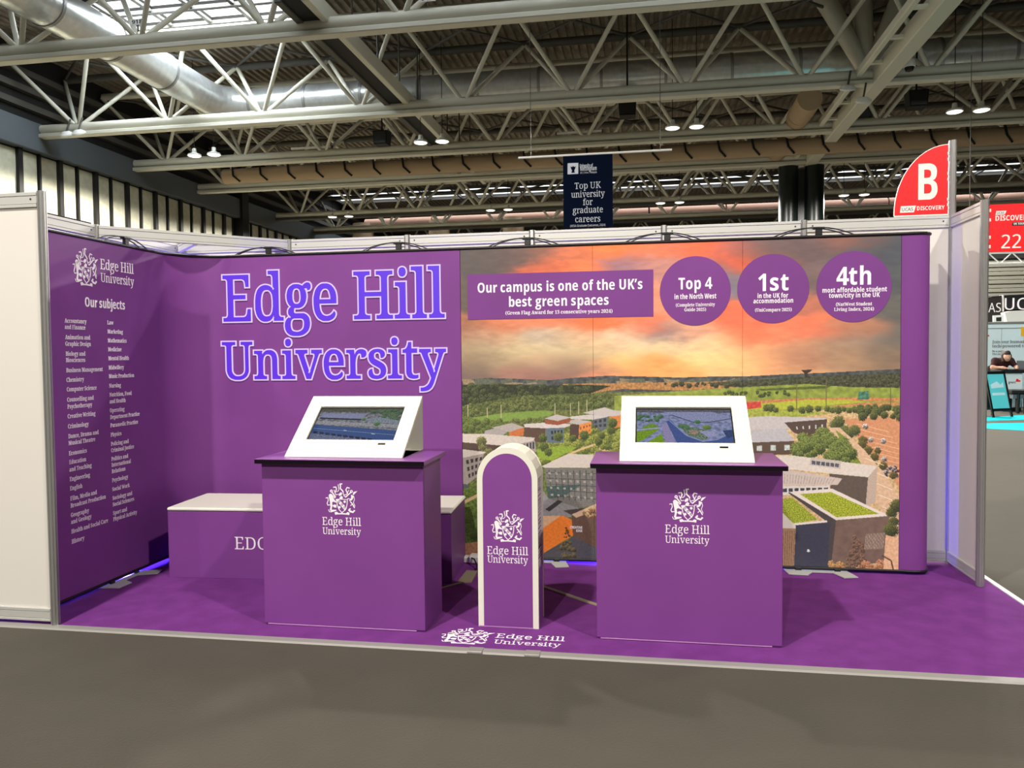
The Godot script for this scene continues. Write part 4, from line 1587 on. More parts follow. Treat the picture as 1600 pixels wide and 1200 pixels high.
	prism(st, p2([13.251, 2.332, 14.414, 2.351, 14.403, 3.152, 14.173, 3.128, 13.978, 3.075, 13.244, 2.935]), -0.3, 0.0, plane_t(z))
	done("fascia_board", st, M.fascia_brown, o)
	print_line(o, "UCAS", font(SANS), 13.661, -99.0, f0.y + 0.22, 0.28, plane_t(z + 0.001), M.print_white, false, 0.01, 0.8)
	rebase(o, Vector3(f0.x, f0.y, z))
	o = thing("fascia_sign", "black fascia with large white letters at the picture's right edge", "fascia")
	st = begin()
	prism(st, p2([14.462, 2.717, 16.418, 2.793, 16.411, 3.211, 14.457, 3.151]), -0.2, 0.02, plane_t(z))
	done("fascia_board", st, M.fascia_black, o)
	st = begin()
	prism(st, p2([14.419, 2.660, 14.463, 2.659, 14.456, 3.161, 14.412, 3.162]), -0.2, 0.03, plane_t(z))
	done("end_post", st, M.plastic_white, o)
	var u0 := Vector2(14.480, 2.707)
	print_line(o, "UCAS", font(SANS), u0.x, -99.0, u0.y, 0.36, plane_t(z + 0.021), M.print_white, false, 0.02, 1.0)
	rebase(o, Vector3(u0.x, u0.y, z))
	o = thing("stand_canopy", "white canopy board with a lighting rail below the black fascia", "canopy")
	st = begin()
	prism(st, p2([14.368, 2.314, 16.185, 2.283, 16.178, 2.732, 14.468, 2.653, 14.295, 2.618]), -0.3, 0.0, plane_t(-19.5))
	done("canopy_board", st, M.plastic_white, o)
	o = thing("screen_frame", "small white square frame with a black screen above the display wall", "screen")
	st = begin()
	prism(st, p2([13.392, 2.275, 13.655, 2.271, 13.652, 2.485, 13.390, 2.472]), -0.05, 0.0, plane_t(-18.0))
	done("frame", st, M.plastic_white, o)
	st = begin()
	tube(st, Vector3(13.524, 0.0, -18.1), Vector3(13.524, 2.273, -18.1), 0.03)
	done("pole", st, M.plastic_white, o)
	st = begin()
	prism(st, p2([13.466, 2.310, 13.597, 2.308, 13.596, 2.424, 13.464, 2.417]), 0.0, 0.01, plane_t(-18.0))
	done("screen", st, M.black_metal, o)
	# ribbed bulkhead beyond
	o = thing("ribbed_bulkhead", "grey ribbed bulkhead above the distant stands at the right edge", "bulkhead")
	var r0 := Vector2(15.298, 3.514)
	for k in 9:
		st = begin()
		box(st, Vector3(r0.x, r0.y + 0.02 + 0.16 * k, -27.1), Vector3(r0.x + 9.0, r0.y + 0.17 + 0.16 * k, -27.0 + 0.05 * (k % 2)), 0.02)
		done("slat", st, M.shutter, o)
	st = begin()
	box(st, Vector3(r0.x, r0.y + 1.46, -27.2), Vector3(r0.x + 9.0, r0.y + 1.62, -26.9))
	done("dark_rail", st, M.black_matt, o)
	rebase(o, Vector3(r0.x, r0.y, -27.0))
	# white lighting truss over the distant stand
	o = thing("lighting_truss", "white lattice lighting truss below the red number sign", "lighting truss")
	var l0 := Vector2(12.348, 3.910)
	for y in [0.0, 0.3]:
		st = begin()
		tube(st, Vector3(l0.x, l0.y + y, -18.0), Vector3(l0.x + 5.0, l0.y + y, -18.0), 0.03)
		done("truss_chord", st, M.plastic_white, o)
	for k in 16:
		st = begin()
		tube(st, Vector3(l0.x + 0.3 * k, l0.y + 0.3 * (k % 2), -18.0), Vector3(l0.x + 0.3 * k + 0.3, l0.y + 0.3 * ((k + 1) % 2), -18.0), 0.016, 0.016, 6)
		done("truss_lacing", st, M.plastic_white, o)
	for x in [0.4, 4.6]:
		st = begin()
		tube(st, Vector3(l0.x + x, l0.y + 0.3, -18.0), Vector3(l0.x + x, 9.7, -18.0), 0.01, 0.01, 5)
		done("wire", st, M.steel_dark, o)

func a_board() -> void:
	var o := thing("pavement_sign", "black A-frame board with a cyan poster standing on the cyan strip", "sign board")
	var z := -13.6
	var foot := Vector2(11.639, 0.030)
	var top := Vector2(11.882, 1.058)
	var w := 0.62
	# two hinged leaves; the near one leans back, seen from its right
	var lean := 0.22
	var h := top.y
	var x1 := top.x
	for s in [0, 1]:
		var t := Transform3D(Basis(Vector3.UP, 0.5) * Basis(Vector3.RIGHT, -lean if s == 0 else lean), Vector3(0, 0, 0))
		var hinge := Vector3(x1, h, z)
		t.origin = hinge - t.basis * Vector3(0, h / cos(lean), 0)
		var st := begin()
		var zz := 0.0 if s == 0 else -0.03
		box(st, Vector3(-w, 0.0, zz), Vector3(-w + 0.06, h, zz + 0.03), 0.006)
		box(st, Vector3(-0.06, 0.0, zz), Vector3(0.0, h, zz + 0.03), 0.006)
		box(st, Vector3(-w, h - 0.07, zz), Vector3(0.0, h, zz + 0.03), 0.006)
		box(st, Vector3(-w, 0.14, zz), Vector3(0.0, 0.2, zz + 0.03), 0.006)
		var leaf := done("frame_leaf", st, M.black_metal, o, t)
		st = begin()
		box(st, Vector3(-w + 0.05, 0.19, zz + 0.008), Vector3(-0.05, h - 0.06, zz + 0.02))
		done("poster" if s == 0 else "back_board", st, M.cyan_print if s == 0 else M.black_matt, leaf)
		if s == 0:
			st = begin()
			prism(st, p2([-0.5, 0.75, -0.3, 0.82, -0.2, 0.74, -0.12, 0.8, -0.12, 0.68, -0.5, 0.66]), 0.0, 0.002, plane_t(0.021))
			prism(st, p2([-0.5, 0.5, -0.12, 0.5, -0.12, 0.56, -0.5, 0.56]), 0.0, 0.002, plane_t(0.021))
			done("poster_print", st, M.stand_blue_white, leaf)
	var st := begin()
	tube(st, Vector3(x1, 0.45, z - 0.1), Vector3(x1, 0.45, z + 0.1), 0.01)
	done("spreader_bar", st, M.aluminium, o)
	rebase(o, Vector3(x1, 0, z))

# distance field of tapered capsules joined smoothly, meshed as surface nets
func capsule(p: Vector3, a: Vector3, b: Vector3, ra: float, rb: float) -> float:
	var ab := b - a
	var t := clampf((p - a).dot(ab) / maxf(ab.length_squared(), 1e-9), 0.0, 1.0)
	return p.distance_to(a + ab * t) - lerpf(ra, rb, t)

func nets(st: SurfaceTool, bones: Array, blend: float, cell: float) -> void:
	var lo := Vector3.ONE * 1e9
	var hi := -lo
	for b in bones:
		var r: float = maxf(b[2], b[3]) + cell * 2.0
		lo = lo.min(b[0] - Vector3.ONE * r).min(b[1] - Vector3.ONE * r)
		hi = hi.max(b[0] + Vector3.ONE * r).max(b[1] + Vector3.ONE * r)
	var n := Vector3i(((hi - lo) / cell).ceil()) + Vector3i.ONE
	var f := PackedFloat32Array()
	f.resize(n.x * n.y * n.z)
	f.fill(1.0)
	for b in bones:   # only the cells near each bone
		var r: float = maxf(b[2], b[3]) + blend + cell * 2.5
		var p0: Vector3 = ((b[0].min(b[1]) - Vector3.ONE * r - lo) / cell).floor().max(Vector3.ZERO)
		var p1: Vector3 = ((b[0].max(b[1]) + Vector3.ONE * r - lo) / cell).ceil().min(Vector3(n) - Vector3.ONE)
		for k in range(int(p0.z), int(p1.z) + 1):
			for j in range(int(p0.y), int(p1.y) + 1):
				for i in range(int(p0.x), int(p1.x) + 1):
					var d := capsule(lo + Vector3(i, j, k) * cell, b[0], b[1], b[2], b[3])
					var at := i + n.x * (j + n.y * k)
					var e := f[at]
					var hh := maxf(blend - absf(d - e), 0.0) / blend
					f[at] = minf(d, e) - hh * hh * blend * 0.25
	var step := [1, n.x, n.x * n.y]
	var ids := {}
	var verts := PackedVector3Array()
	var corner := []
	for c in 8:
		corner.append((c & 1) * step[0] + ((c >> 1) & 1) * step[1] + ((c >> 2) & 1) * step[2])
	for k in n.z - 1:
		for j in n.y - 1:
			for i in n.x - 1:
				var at: int = i + n.x * (j + n.y * k)
				var inside := 0
				for c in 8:
					if f[at + corner[c]] < 0.0:
						inside += 1
				if inside == 0 or inside == 8:
					continue
				var sum := Vector3.ZERO
				var cnt := 0
				for c in 8:
					for ax in 3:
						if c & (1 << ax):
							continue
						var va: float = f[at + corner[c]]
						var vb: float = f[at + corner[c | (1 << ax)]]
						if (va < 0.0) != (vb < 0.0):
							var q := Vector3(c & 1, (c >> 1) & 1, (c >> 2) & 1)
							q[ax] += va / (va - vb)
							sum += q
							cnt += 1
				ids[at] = verts.size()
				verts.append(lo + (Vector3(i, j, k) + sum / cnt) * cell)
	var normals := PackedVector3Array()
	normals.resize(verts.size())
	var faces := []
	for at in ids:
		for ax in 3:
			var u: int = step[(ax + 1) % 3]
			var v: int = step[(ax + 2) % 3]
			var va: float = f[at]
			var vb: float = f[at + step[ax]]
			if (va < 0.0) == (vb < 0.0) or not (ids.has(at - u) and ids.has(at - v) and ids.has(at - u - v)):
				continue
			var q := [ids[at], ids[at - u], ids[at - u - v], ids[at - v]]
			if va < 0.0:
				q.reverse()
			faces.append(q)
			var nn: Vector3 = (verts[q[2]] - verts[q[0]]).cross(verts[q[3]] - verts[q[1]])
			for c in 4:
				normals[q[c]] -= nn
	for q in faces:
		for c in [0, 1, 2, 0, 2, 3]:
			st.set_normal(normals[q[c]].normalized())
			st.set_uv(Vector2.ZERO)
			st.add_vertex(verts[q[c]])

func person() -> void:
	var o := thing("person", "person in a dark maroon shirt bending over the counter with head bowed", "person")
	var hp := Vector3(12.539, 1.383, -15.05)   # the middle of the head
	var y := hp.y
	var L := Vector3(-1, 0, 0)
	var neck := hp + Vector3(0, -0.12, -0.14)
	var chest := Vector3(hp.x, y - 0.24, hp.z - 0.32)
	var hips := Vector3(hp.x, 0.93, hp.z - 0.72)
	var top: float = Vector2(12.438, 0.945).y + 0.09
	var skin := []
	var shirt := []
	var trousers := []
	skin.append([neck, hp + Vector3(0, -0.05, -0.05), 0.055, 0.055])
	skin.append([hp + Vector3(0, 0.02, -0.03), hp + Vector3(0, -0.05, 0.03), 0.095, 0.075])     # skull to brow, face tilted down
	skin.append([hp + Vector3(0, -0.05, 0.03), hp + Vector3(0, -0.11, 0.03), 0.07, 0.045])       # jaw
	skin.append([hp + Vector3(0, -0.055, 0.09), hp + Vector3(0, -0.08, 0.108), 0.012, 0.014])    # nose
	for s in [-1.0, 1.0]:
		skin.append([hp + Vector3(0.085 * s, -0.04, -0.01), hp + Vector3(0.088 * s, -0.07, 0.0), 0.018, 0.014])   # ear
	shirt.append([neck + Vector3(0, -0.03, -0.03), chest, 0.1, 0.15])
	shirt.append([chest, hips + Vector3(0, 0.08, 0.02), 0.15, 0.14])
	skin.append([neck, chest, 0.06, 0.13])
	skin.append([chest, hips, 0.13, 0.125])
	trousers.append([hips + Vector3(-0.06, 0.04, 0), hips + Vector3(0.06, 0.04, 0), 0.155, 0.155])
	for s in [-1.0, 1.0]:
		var sh := chest + Vector3(0.175 * s, 0.1, 0.1)
		var el := Vector3(hp.x + 0.27 * s, top + 0.05, hp.z - 0.12)
		var wr := Vector3(hp.x + (0.2 if s > 0 else 0.1) * s, top + 0.042, hp.z + 0.06)
		shirt.append([chest + Vector3(0.06 * s, 0.07, 0.06), sh, 0.11, 0.08])
		shirt.append([sh, sh.lerp(el, 0.62), 0.075, 0.066])
		skin.append([chest, sh, 0.09, 0.06])
		skin.append([sh, el, 0.052, 0.042])
		skin.append([el, wr, 0.042, 0.029])
		# hand: a palm, four fingers and a thumb, resting on the counter
		var dir := (wr - el).normalized()
		dir.y = 0.0
		dir = dir.normalized()
		var side: Vector3 = dir.cross(Vector3.UP) * s
		var palm: Vector3 = wr + dir * 0.06 + Vector3(0, -0.012, 0)
		skin.append([wr, palm, 0.028, 0.03])
		var hand := [[wr, palm, 0.026, 0.026], [palm - side * 0.02, palm + side * 0.022 + dir * 0.01, 0.016, 0.016]]
		for k in 4:
			var base: Vector3 = palm + side * (0.028 - 0.019 * k) + dir * 0.025
			var len_: float = [0.036, 0.042, 0.039, 0.03][k]
			var kn: Vector3 = base + dir * len_ + Vector3(0, 0.006, 0)
			hand.append([base, kn, 0.009, 0.008])
			hand.append([kn, kn + dir * len_ * 0.75 + Vector3(0, -0.018, 0), 0.008, 0.007])
		var tb: Vector3 = wr + dir * 0.03 + side * 0.03
		hand.append([tb, tb + side * 0.025 + dir * 0.025, 0.011, 0.009])
		hand.append([tb + side * 0.025 + dir * 0.025, tb + side * 0.03 + dir * 0.055, 0.009, 0.008])
		var hs := begin()
		nets(hs, hand, 0.008, 0.005)
		done("hand", hs, M.skin, o)
		var hip := hips + Vector3(0.09 * s, 0, 0)
		var knee := Vector3(hip.x + 0.02 * s, 0.5, hips.z + 0.06)
		var ank := Vector3(hip.x + 0.02 * s, 0.09, hips.z - 0.02)
		trousers.append([hip, knee, 0.095, 0.066])
		trousers.append([knee, ank, 0.064, 0.052])
		skin.append([hips, hip, 0.11, 0.085])
		skin.append([hip, knee, 0.08, 0.055])
		skin.append([knee, ank, 0.053, 0.037])
		var shoe := begin()
		nets(shoe, [[ank + Vector3(0, -0.045, -0.03), ank + Vector3(0, -0.05, 0.14), 0.045, 0.035], [ank, ank + Vector3(0, -0.05, 0.0), 0.045, 0.045]], 0.03, 0.012)
		done("shoe", shoe, M.black_matt, o)
	var st := begin()
	nets(st, skin, 0.045, 0.014)
	done("body", st, M.skin, o)
	st = begin()
	nets(st, shirt, 0.05, 0.014)
	done("shirt", st, M.shirt, o)
	st = begin()
	nets(st, trousers, 0.05, 0.016)
	done("trousers", st, M.trousers, o)
	st = begin()
	nets(st, [[hp + Vector3(0, 0.035, -0.05), hp + Vector3(0, 0.045, 0.02), 0.1, 0.078], [hp + Vector3(-0.075, -0.01, -0.02), hp + Vector3(-0.085, -0.14, 0.02), 0.045, 0.03], [hp + Vector3(0.075, -0.01, -0.02), hp + Vector3(0.085, -0.14, 0.02), 0.045, 0.03], [hp + Vector3(0, 0.0, -0.08), neck + Vector3(0, 0.02, 0.0), 0.085, 0.06]], 0.03, 0.008)
	done("hair", st, M.hair, o)
	for sx in [-1.0, 1.0]:
		st = begin()
		nets(st, [[hp + Vector3(0.024 * sx, -0.043, 0.092), hp + Vector3(0.042 * sx, -0.043, 0.084), 0.009, 0.007]], 0.01, 0.004)
		done("eye", st, M.black_matt, o)
	st = begin()
	nets(st, [[hp + Vector3(-0.022, -0.105, 0.083), hp + Vector3(0.022, -0.105, 0.083), 0.007, 0.007]], 0.01, 0.004)
	done("mouth", st, M.shirt, o)
	rebase(o, Vector3(hips.x, 0, hips.z))

# ------------------------------------------------------------------ printed pictures, computed
var ink: Image
var grain: FastNoiseLite
var dice: RandomNumberGenerator

func paint_start(w: int, h: int, seed_: int) -> void:
	ink = Image.create(w, h, false, Image.FORMAT_RGB8)
	grain = FastNoiseLite.new()
	grain.seed = seed_
	grain.noise_type = FastNoiseLite.TYPE_SIMPLEX_SMOOTH
	grain.frequency = 1.0
	grain.fractal_octaves = 3
	dice = RandomNumberGenerator.new()
	dice.seed = seed_

func c8(r: int, g: int, b: int) -> Color:
	return Color(r / 255.0, g / 255.0, b / 255.0)

func fill(pts: Array, c: Color, amp := 0.06, freq := 0.12) -> void:
	var p := p2(pts)
	var lo := p[0]
	var hi := p[0]
	for q in p:
		lo = lo.min(q)
		hi = hi.max(q)
	for y in range(maxi(0, int(lo.y)), mini(ink.get_height() - 1, int(hi.y)) + 1):
		var xs := []
		var yy := y + 0.5
		for i in p.size():
			var a := p[i]
			var b := p[(i + 1) % p.size()]
			if (a.y <= yy) != (b.y <= yy):
				xs.append(a.x + (yy - a.y) / (b.y - a.y) * (b.x - a.x))
		xs.sort()
		for k in range(0, xs.size() - 1, 2):
			for x in range(maxi(0, roundi(xs[k])), mini(ink.get_width(), roundi(xs[k + 1]))):
				var m := 1.0 + amp * 2.0 * grain.get_noise_2d(x * freq, y * freq)
				ink.set_pixel(x, y, Color(c.r * m, c.g * m, c.b * m))

func blot(cx: float, cy: float, r: float, dark: Color, light: Color) -> void:
	for y in range(maxi(0, int(cy - r)), mini(ink.get_height() - 1, int(cy + r)) + 1):
		for x in range(maxi(0, int(cx - r)), mini(ink.get_width() - 1, int(cx + r)) + 1):
			var dx := (x - cx) / r
			var dy := (y - cy) / r
			var n := grain.get_noise_2d(x * 0.22, y * 0.22)
			if dx * dx + dy * dy < 0.8 + 0.6 * n:
				ink.set_pixel(x, y, dark.lerp(light, clampf(0.42 - 0.5 * dy - 0.25 * dx + 0.7 * n, 0.0, 1.0)))

func grove(pts: Array, count: int, r0: float, r1: float, dark: Color, light: Color) -> void:
	var p := p2(pts)
	var lo := p[0]
	var hi := p[0]
	for q in p:
		lo = lo.min(q)
		hi = hi.max(q)
	var spots := []
	var tries := 0
	while spots.size() < count and tries < count * 30:
		tries += 1
		var s := Vector2(dice.randf_range(lo.x, hi.x), dice.randf_range(lo.y, hi.y))
		if Geometry2D.is_point_in_polygon(s, p):
			spots.append(s)
	spots.sort_custom(func(a, b): return a.y < b.y)
	for s in spots:
		blot(s.x, s.y, dice.randf_range(r0, r1), dark, light)

func row(pts: Array, r: float, dark: Color, light: Color) -> void:   # blots along a line of points
	for s in p2(pts):
		blot(s.x, s.y, r * dice.randf_range(0.8, 1.2), dark, light)

func line(pts: Array, w: float, c: Color) -> void:
	var p := p2(pts)
	for i in p.size() - 1:
		var d := (p[i + 1] - p[i])
		var s := d.orthogonal().normalized() * w / 2.0
		fill([p[i].x + s.x, p[i].y + s.y, p[i + 1].x + s.x, p[i + 1].y + s.y, p[i + 1].x - s.x, p[i + 1].y - s.y, p[i].x - s.x, p[i].y - s.y], c, 0.0)

func panes(pts: Array, nx: int, ny: int, c: Color, fx := 0.55, fy := 0.6) -> void:   # windows on a wall given by four corners, clockwise from top left
	var p := p2(pts)
	for i in nx:
		for j in ny:
			var q := []
			for e in [[0.0, 0.0], [1.0, 0.0], [1.0, 1.0], [0.0, 1.0]]:
				var u: float = (i + 0.5 + (e[0] - 0.5) * fx) / nx
				var v: float = (j + 0.5 + (e[1] - 0.5) * fy) / ny
				var s := p[0].lerp(p[1], u).lerp(p[3].lerp(p[2], u), v)
				q.append(s.x)
				q.append(s.y)
			fill(q, c, 0.1)

func paint_landscape() -> Image:
	var w := 1024
	var h := 768
	paint_start(w, h, 7)
	# the sunset: colours known at some places, spread between them
	var known := [
		[12, 19, 82, 76, 74], [68, 21, 84, 74, 72], [132, 23, 100, 80, 76], [211, 17, 135, 90, 75], [289, 20, 192, 105, 72], [366, 7, 236, 120, 62], [442, 17, 226, 115, 70], [516, 4, 216, 110, 80], [590, 14, 230, 100, 62], [663, 17, 168, 95, 85], [734, 19, 105, 85, 85], [819, 22, 100, 82, 82], [902, 6, 135, 88, 78], [957, 27, 80, 79, 84], [1012, 36, 70, 73, 82],
		[10, 129, 92, 80, 72], [211, 48, 190, 95, 65], [289, 55, 228, 115, 68], [411, 46, 150, 108, 118], [486, 56, 188, 128, 116], [605, 75, 122, 106, 115], [655, 98, 120, 108, 120], [677, 57, 222, 92, 58], [727, 48, 120, 85, 80], [833, 103, 110, 90, 88], [834, 162, 180, 110, 88],
		[18, 196, 150, 100, 75], [99, 189, 204, 120, 84], [210, 185, 218, 125, 88], [334, 190, 232, 112, 66], [441, 199, 228, 120, 84], [560, 209, 216, 152, 122], [663, 188, 230, 110, 78], [834, 191, 230, 120, 84], [917, 210, 172, 116, 90], [1013, 165, 94, 92, 88], [1012, 93, 78, 79, 84], [479, 139, 222, 140, 110],
		[37, 217, 165, 130, 105], [106, 218, 190, 152, 120], [210, 219, 176, 160, 140], [277, 220, 202, 166, 130], [349, 229, 215, 175, 140], [411, 222, 216, 180, 148], [493, 218, 136, 116, 118], [560, 231, 222, 175, 140], [619, 240, 236, 192, 142], [684, 230, 228, 112, 76], [749, 219, 224, 128, 92], [834, 209, 216, 112, 82], [931, 236, 152, 126, 108], [1013, 237, 102, 98, 92],
		[37, 250, 160, 140, 110], [141, 251, 196, 176, 136], [244, 252, 202, 182, 142], [334, 253, 212, 186, 140], [444, 254, 222, 196, 154], [531, 255, 226, 200, 150], [619, 259, 238, 196, 140], [706, 257, 230, 165, 115], [792, 255, 196, 140, 106], [890, 262, 160, 128, 102], [1000, 266, 122, 105, 90],
		[36, 278, 140, 120, 96], [106, 279, 172, 150, 115], [209, 277, 196, 166, 126], [256, 287, 150, 122, 102], [311, 281, 180, 150, 116], [410, 279, 232, 188, 122], [492, 287, 236, 132, 70], [560, 280, 242, 208, 140], [663, 290, 242, 195, 128], [735, 287, 222, 156, 110], [806, 275, 166, 118, 94], [904, 283, 164, 130, 100], [1014, 284, 130, 108, 88],
		[36, 302, 125, 105, 90], [141, 303, 150, 112, 96], [243, 304, 142, 106, 96], [310, 304, 152, 116, 96], [377, 304, 222, 162, 110], [444, 302, 246, 190, 110], [508, 304, 240, 170, 100],
		[16, 323, 112, 93, 88], [209, 324, 152, 106, 95], [334, 318, 202, 126, 100], [440, 311, 232, 130, 78], [531, 312, 238, 172, 105], [663, 312, 238, 182, 125], [806, 309, 202, 152, 110], [1014, 303, 142, 116, 92]]
	var small := Image.create(96, 40, false, Image.FORMAT_RGBF)
	for y in 40:
		for x in 96:
			var px := (x + 0.5) / 96.0 * w
			var py := (y + 0.5) / 40.0 * 345.0
			var sum := Vector3.ZERO
			var all := 0.0
			for k in known:
				var dx: float = (px - k[0]) / 48.0
				var dy: float = (py - k[1]) / 20.0
				var g := exp(-dx * dx - dy * dy) + 1e-4 / (1.0 + dx * dx + dy * dy)
				sum += Vector3(k[2], k[3], k[4]) * g
				all += g
			small.set_pixel(x, y, Color(sum.x / all / 255.0, sum.y / all / 255.0, sum.z / all / 255.0))
	small.resize(w, 345, Image.INTERPOLATE_CUBIC)
	for y in 345:
		for x in w:
			var n1 := grain.get_noise_2d(x * 0.006 + y * 0.004, y * 0.016)
			var n2 := grain.get_noise_2d(x * 0.02 + 40.0, y * 0.06)
			var sx := clampi(int(x + 26.0 * n1 + 8.0 * n2), 0, w - 1)
			var sy := clampi(int(y + 12.0 * n1 + 5.0 * n2), 0, 344)
			var c := small.get_pixel(sx, sy)
			var m := 1.06 + 0.07 * n2 + 0.06 * n1
			ink.set_pixel(x, y, Color(c.r * m, c.g * m, c.b * m))
	# ground
	fill([-50, 335, 1041, 316, 1045, 786, -57, 829], c8(105, 112, 62), 0.2, 0.1)
	fill([-50, 331, 65, 321, 129, 323, 224, 327, 287, 321, 364, 317, 440, 319, 530, 322, 619, 320, 685, 320, 792, 315, 876, 312, 1041, 304, 1042, 357, -50, 355], c8(74, 78, 78), 0.2, 0.06)
	for k in 60:
		var fx := dice.randf_range(0, w)
		fill([fx, 322 + 14 * dice.randf(), fx + 30, 322 + 12 * dice.randf(), fx + 34, 336, fx + 4, 337], c8(96, 100, 84) if k % 3 else c8(150, 130, 100), 0.1)
	fill([256, 336, 530, 333, 634, 332, 735, 338, 663, 347, 530, 353, 398, 349, 287, 365, 224, 368], c8(176, 128, 78), 0.15)
	# woods and pitch on the left
	fill([-50, 340, 97, 336, 209, 341, 287, 338, 372, 341, 326, 358, 224, 368, -1, 403, -51, 408], c8(46, 52, 32), 0.2)
	grove([-50, 340, 97, 339, 209, 343, 287, 340, 349, 343, 310, 357, 208, 368, -1, 399, -51, 400], 90, 5, 11, c8(30, 36, 22), c8(92, 100, 58))
	fill([-51, 400, 129, 368, 256, 360, 402, 363, 402, 389, 286, 400, 176, 401, -51, 435], c8(84, 94, 50), 0.2)
	grove([-51, 400, 129, 371, 255, 365, 402, 366, 402, 386, 287, 396, 176, 399, -51, 432], 130, 4, 8, c8(52, 62, 32), c8(128, 136, 76))
	fill([2, 423, 112, 407, 208, 401, 233, 404, 220, 418, 128, 428, 67, 436, 23, 435], c8(124, 152, 68), 0.05)
	for m in [[17, 387, 40], [66, 395, 36], [101, 387, 34], [235, 383, 34], [273, 383, 32], [293, 379, 34], [313, 375, 30]]:
		line([m[0], m[1], m[0], m[1] + m[2]], 1.6, c8(186, 180, 140))
	fill([-51, 424, 23, 431, 128, 428, 402, 399, 401, 585, -7, 803, -56, 805], c8(100, 112, 56), 0.22)
	grove([-51, 416, 39, 423, 128, 425, 112, 434, 80, 450, -52, 464], 60, 6, 12, c8(50, 62, 32), c8(120, 134, 66))
	grove([128, 423, 224, 418, 223, 437, 160, 437, 128, 444], 26, 5, 9, c8(56, 66, 34), c8(130, 136, 76))
	# athletics fields on the right
	fill([590, 335, 685, 330, 806, 322, 1041, 313, 1042, 351, 863, 349, 735, 350, 648, 344], c8(70, 73, 52), 0.25)
	grove([410, 331, 530, 333, 685, 335, 806, 329, 1041, 322, 1042, 348, 863, 346, 735, 347, 530, 342], 100, 3, 8, c8(38, 42, 30), c8(98, 98, 70))
	fill([809, 306, 833, 305, 829, 310, 823, 313, 823, 324, 817, 324, 816, 313, 812, 310], c8(58, 48, 40), 0.05)
	fill([379, 365, 530, 354, 706, 344, 823, 338, 918, 346, 1042, 348, 1042, 412, 379, 414], c8(140, 154, 66), 0.1, 0.05)
	fill([706, 350, 877, 342, 863, 349, 721, 354], c8(84, 98, 44), 0.1)
	grove([634, 356, 785, 355, 785, 364, 634, 368], 36, 3, 5, c8(46, 56, 30), c8(100, 110, 60))
	fill([663, 380, 792, 372, 918, 370, 1042, 371, 1042, 378, 877, 377, 706, 384, 663, 389], c8(196, 128, 84), 0.12)
	fill([663, 388, 823, 375, 918, 375, 949, 380, 877, 387, 764, 398, 663, 401], c8(178, 184, 62), 0.06)
	fill([863, 390, 949, 381, 1042, 381, 1042, 389, 946, 392], c8(196, 138, 90), 0.1)
	fill([935, 356, 956, 355, 957, 374, 932, 374], c8(72, 122, 98), 0.2)
	for m in [[799, 338, 70], [864, 327, 66], [1003, 348, 40]]:
		line([m[0], m[1], m[0], m[1] + m[2]], 1.2, c8(110, 100, 70))
	fill([677, 413, 706, 401, 863, 398, 1042, 400, 1045, 793, 678, 808], c8(206, 176, 130), 0.12)
	fill([685, 398, 806, 399, 877, 406, 792, 416, 685, 416], c8(160, 168, 72), 0.12)
	fill([685, 381, 718, 380, 721, 393, 685, 398], c8(196, 72, 60), 0.1)
	# the car park
	fill([902, 420, 1042, 409, 1044, 616, 995, 529, 940, 471], c8(208, 146, 106), 0.05)
	for k in 9:
		var a := Vector2(930, 430).lerp(Vector2(1011, 551), k / 9.0)
		line([a.x, a.y, a.x + 70, a.y - 26 + 44], 1.3, c8(232, 190, 150))
	for k in 46:
		var q := dice.randi_range(0, 5)
		blot(dice.randf_range(948, 1020), dice.randf_range(522, 550), dice.randf_range(3.0, 5.0), c8(40, 34, 40), [c8(235, 230, 228), c8(150, 60, 70), c8(90, 90, 110), c8(215, 210, 210), c8(60, 55, 60), c8(190, 180, 180)][q])
	for m in [[961, 466], [988, 469], [990, 510], [949, 436], [976, 488]]:
		blot(m[0], m[1], 7, c8(70, 60, 56), c8(245, 240, 236))
	row([732, 393, 742, 393, 752, 398, 785, 395, 811, 398, 826, 396, 846, 395, 866, 396, 877, 399, 889, 398, 902, 396, 914, 399, 926, 397], 9, c8(50, 58, 32), c8(122, 130, 70))
	grove([932, 392, 1042, 389, 1042, 415, 939, 415], 34, 7, 12, c8(42, 50, 30), c8(110, 116, 64))
	row([884, 433, 897, 439, 905, 445, 916, 451, 926, 445, 891, 424], 13, c8(56, 64, 36), c8(128, 132, 76))
	row([944, 468, 943, 478, 955, 491, 969, 506, 988, 526, 1009, 548, 976, 491], 10, c8(62, 58, 34), c8(120, 112, 60))
	fill([869, 439, 894, 439, 947, 489, 989, 541, 1044, 631, 1045, 722, 950, 574, 919, 508], c8(216, 182, 148), 0.05)
	for k in 6:
		var a := Vector2(950, 509).lerp(Vector2(1006, 676), k / 6.0)
		line([a.x, a.y, a.x + 40, a.y + 16], 1.5, c8(240, 222, 200))
	# gardens in the middle, between the houses and the teaching blocks
	fill([341, 422, 677, 406, 678, 489, 340, 523], c8(128, 142, 62), 0.15)
	fill([340, 523, 678, 489, 700, 799, 338, 814], c8(92, 104, 54), 0.2)
	line([340, 492, 440, 545, 530, 628, 589, 804], 14, c8(206, 176, 130))
	line([678, 473, 530, 536, 455, 556], 9, c8(206, 176, 130))
	grove([348, 430, 663, 413, 663, 474, 348, 492], 60, 6, 12, c8(60, 72, 34), c8(140, 150, 74))
	grove([348, 523, 455, 584, 530, 690, 545, 790, 346, 798], 70, 9, 17, c8(50, 62, 30), c8(120, 134, 66))
	grove([575, 551, 663, 511, 678, 785, 619, 787], 60, 9, 17, c8(50, 62, 30), c8(130, 144, 70))
	# brown teaching blocks in the middle right
	fill([663, 428, 692, 416, 735, 413, 866, 417, 860, 421, 778, 429, 792, 443, 663, 445], c8(196, 190, 190), 0.03)
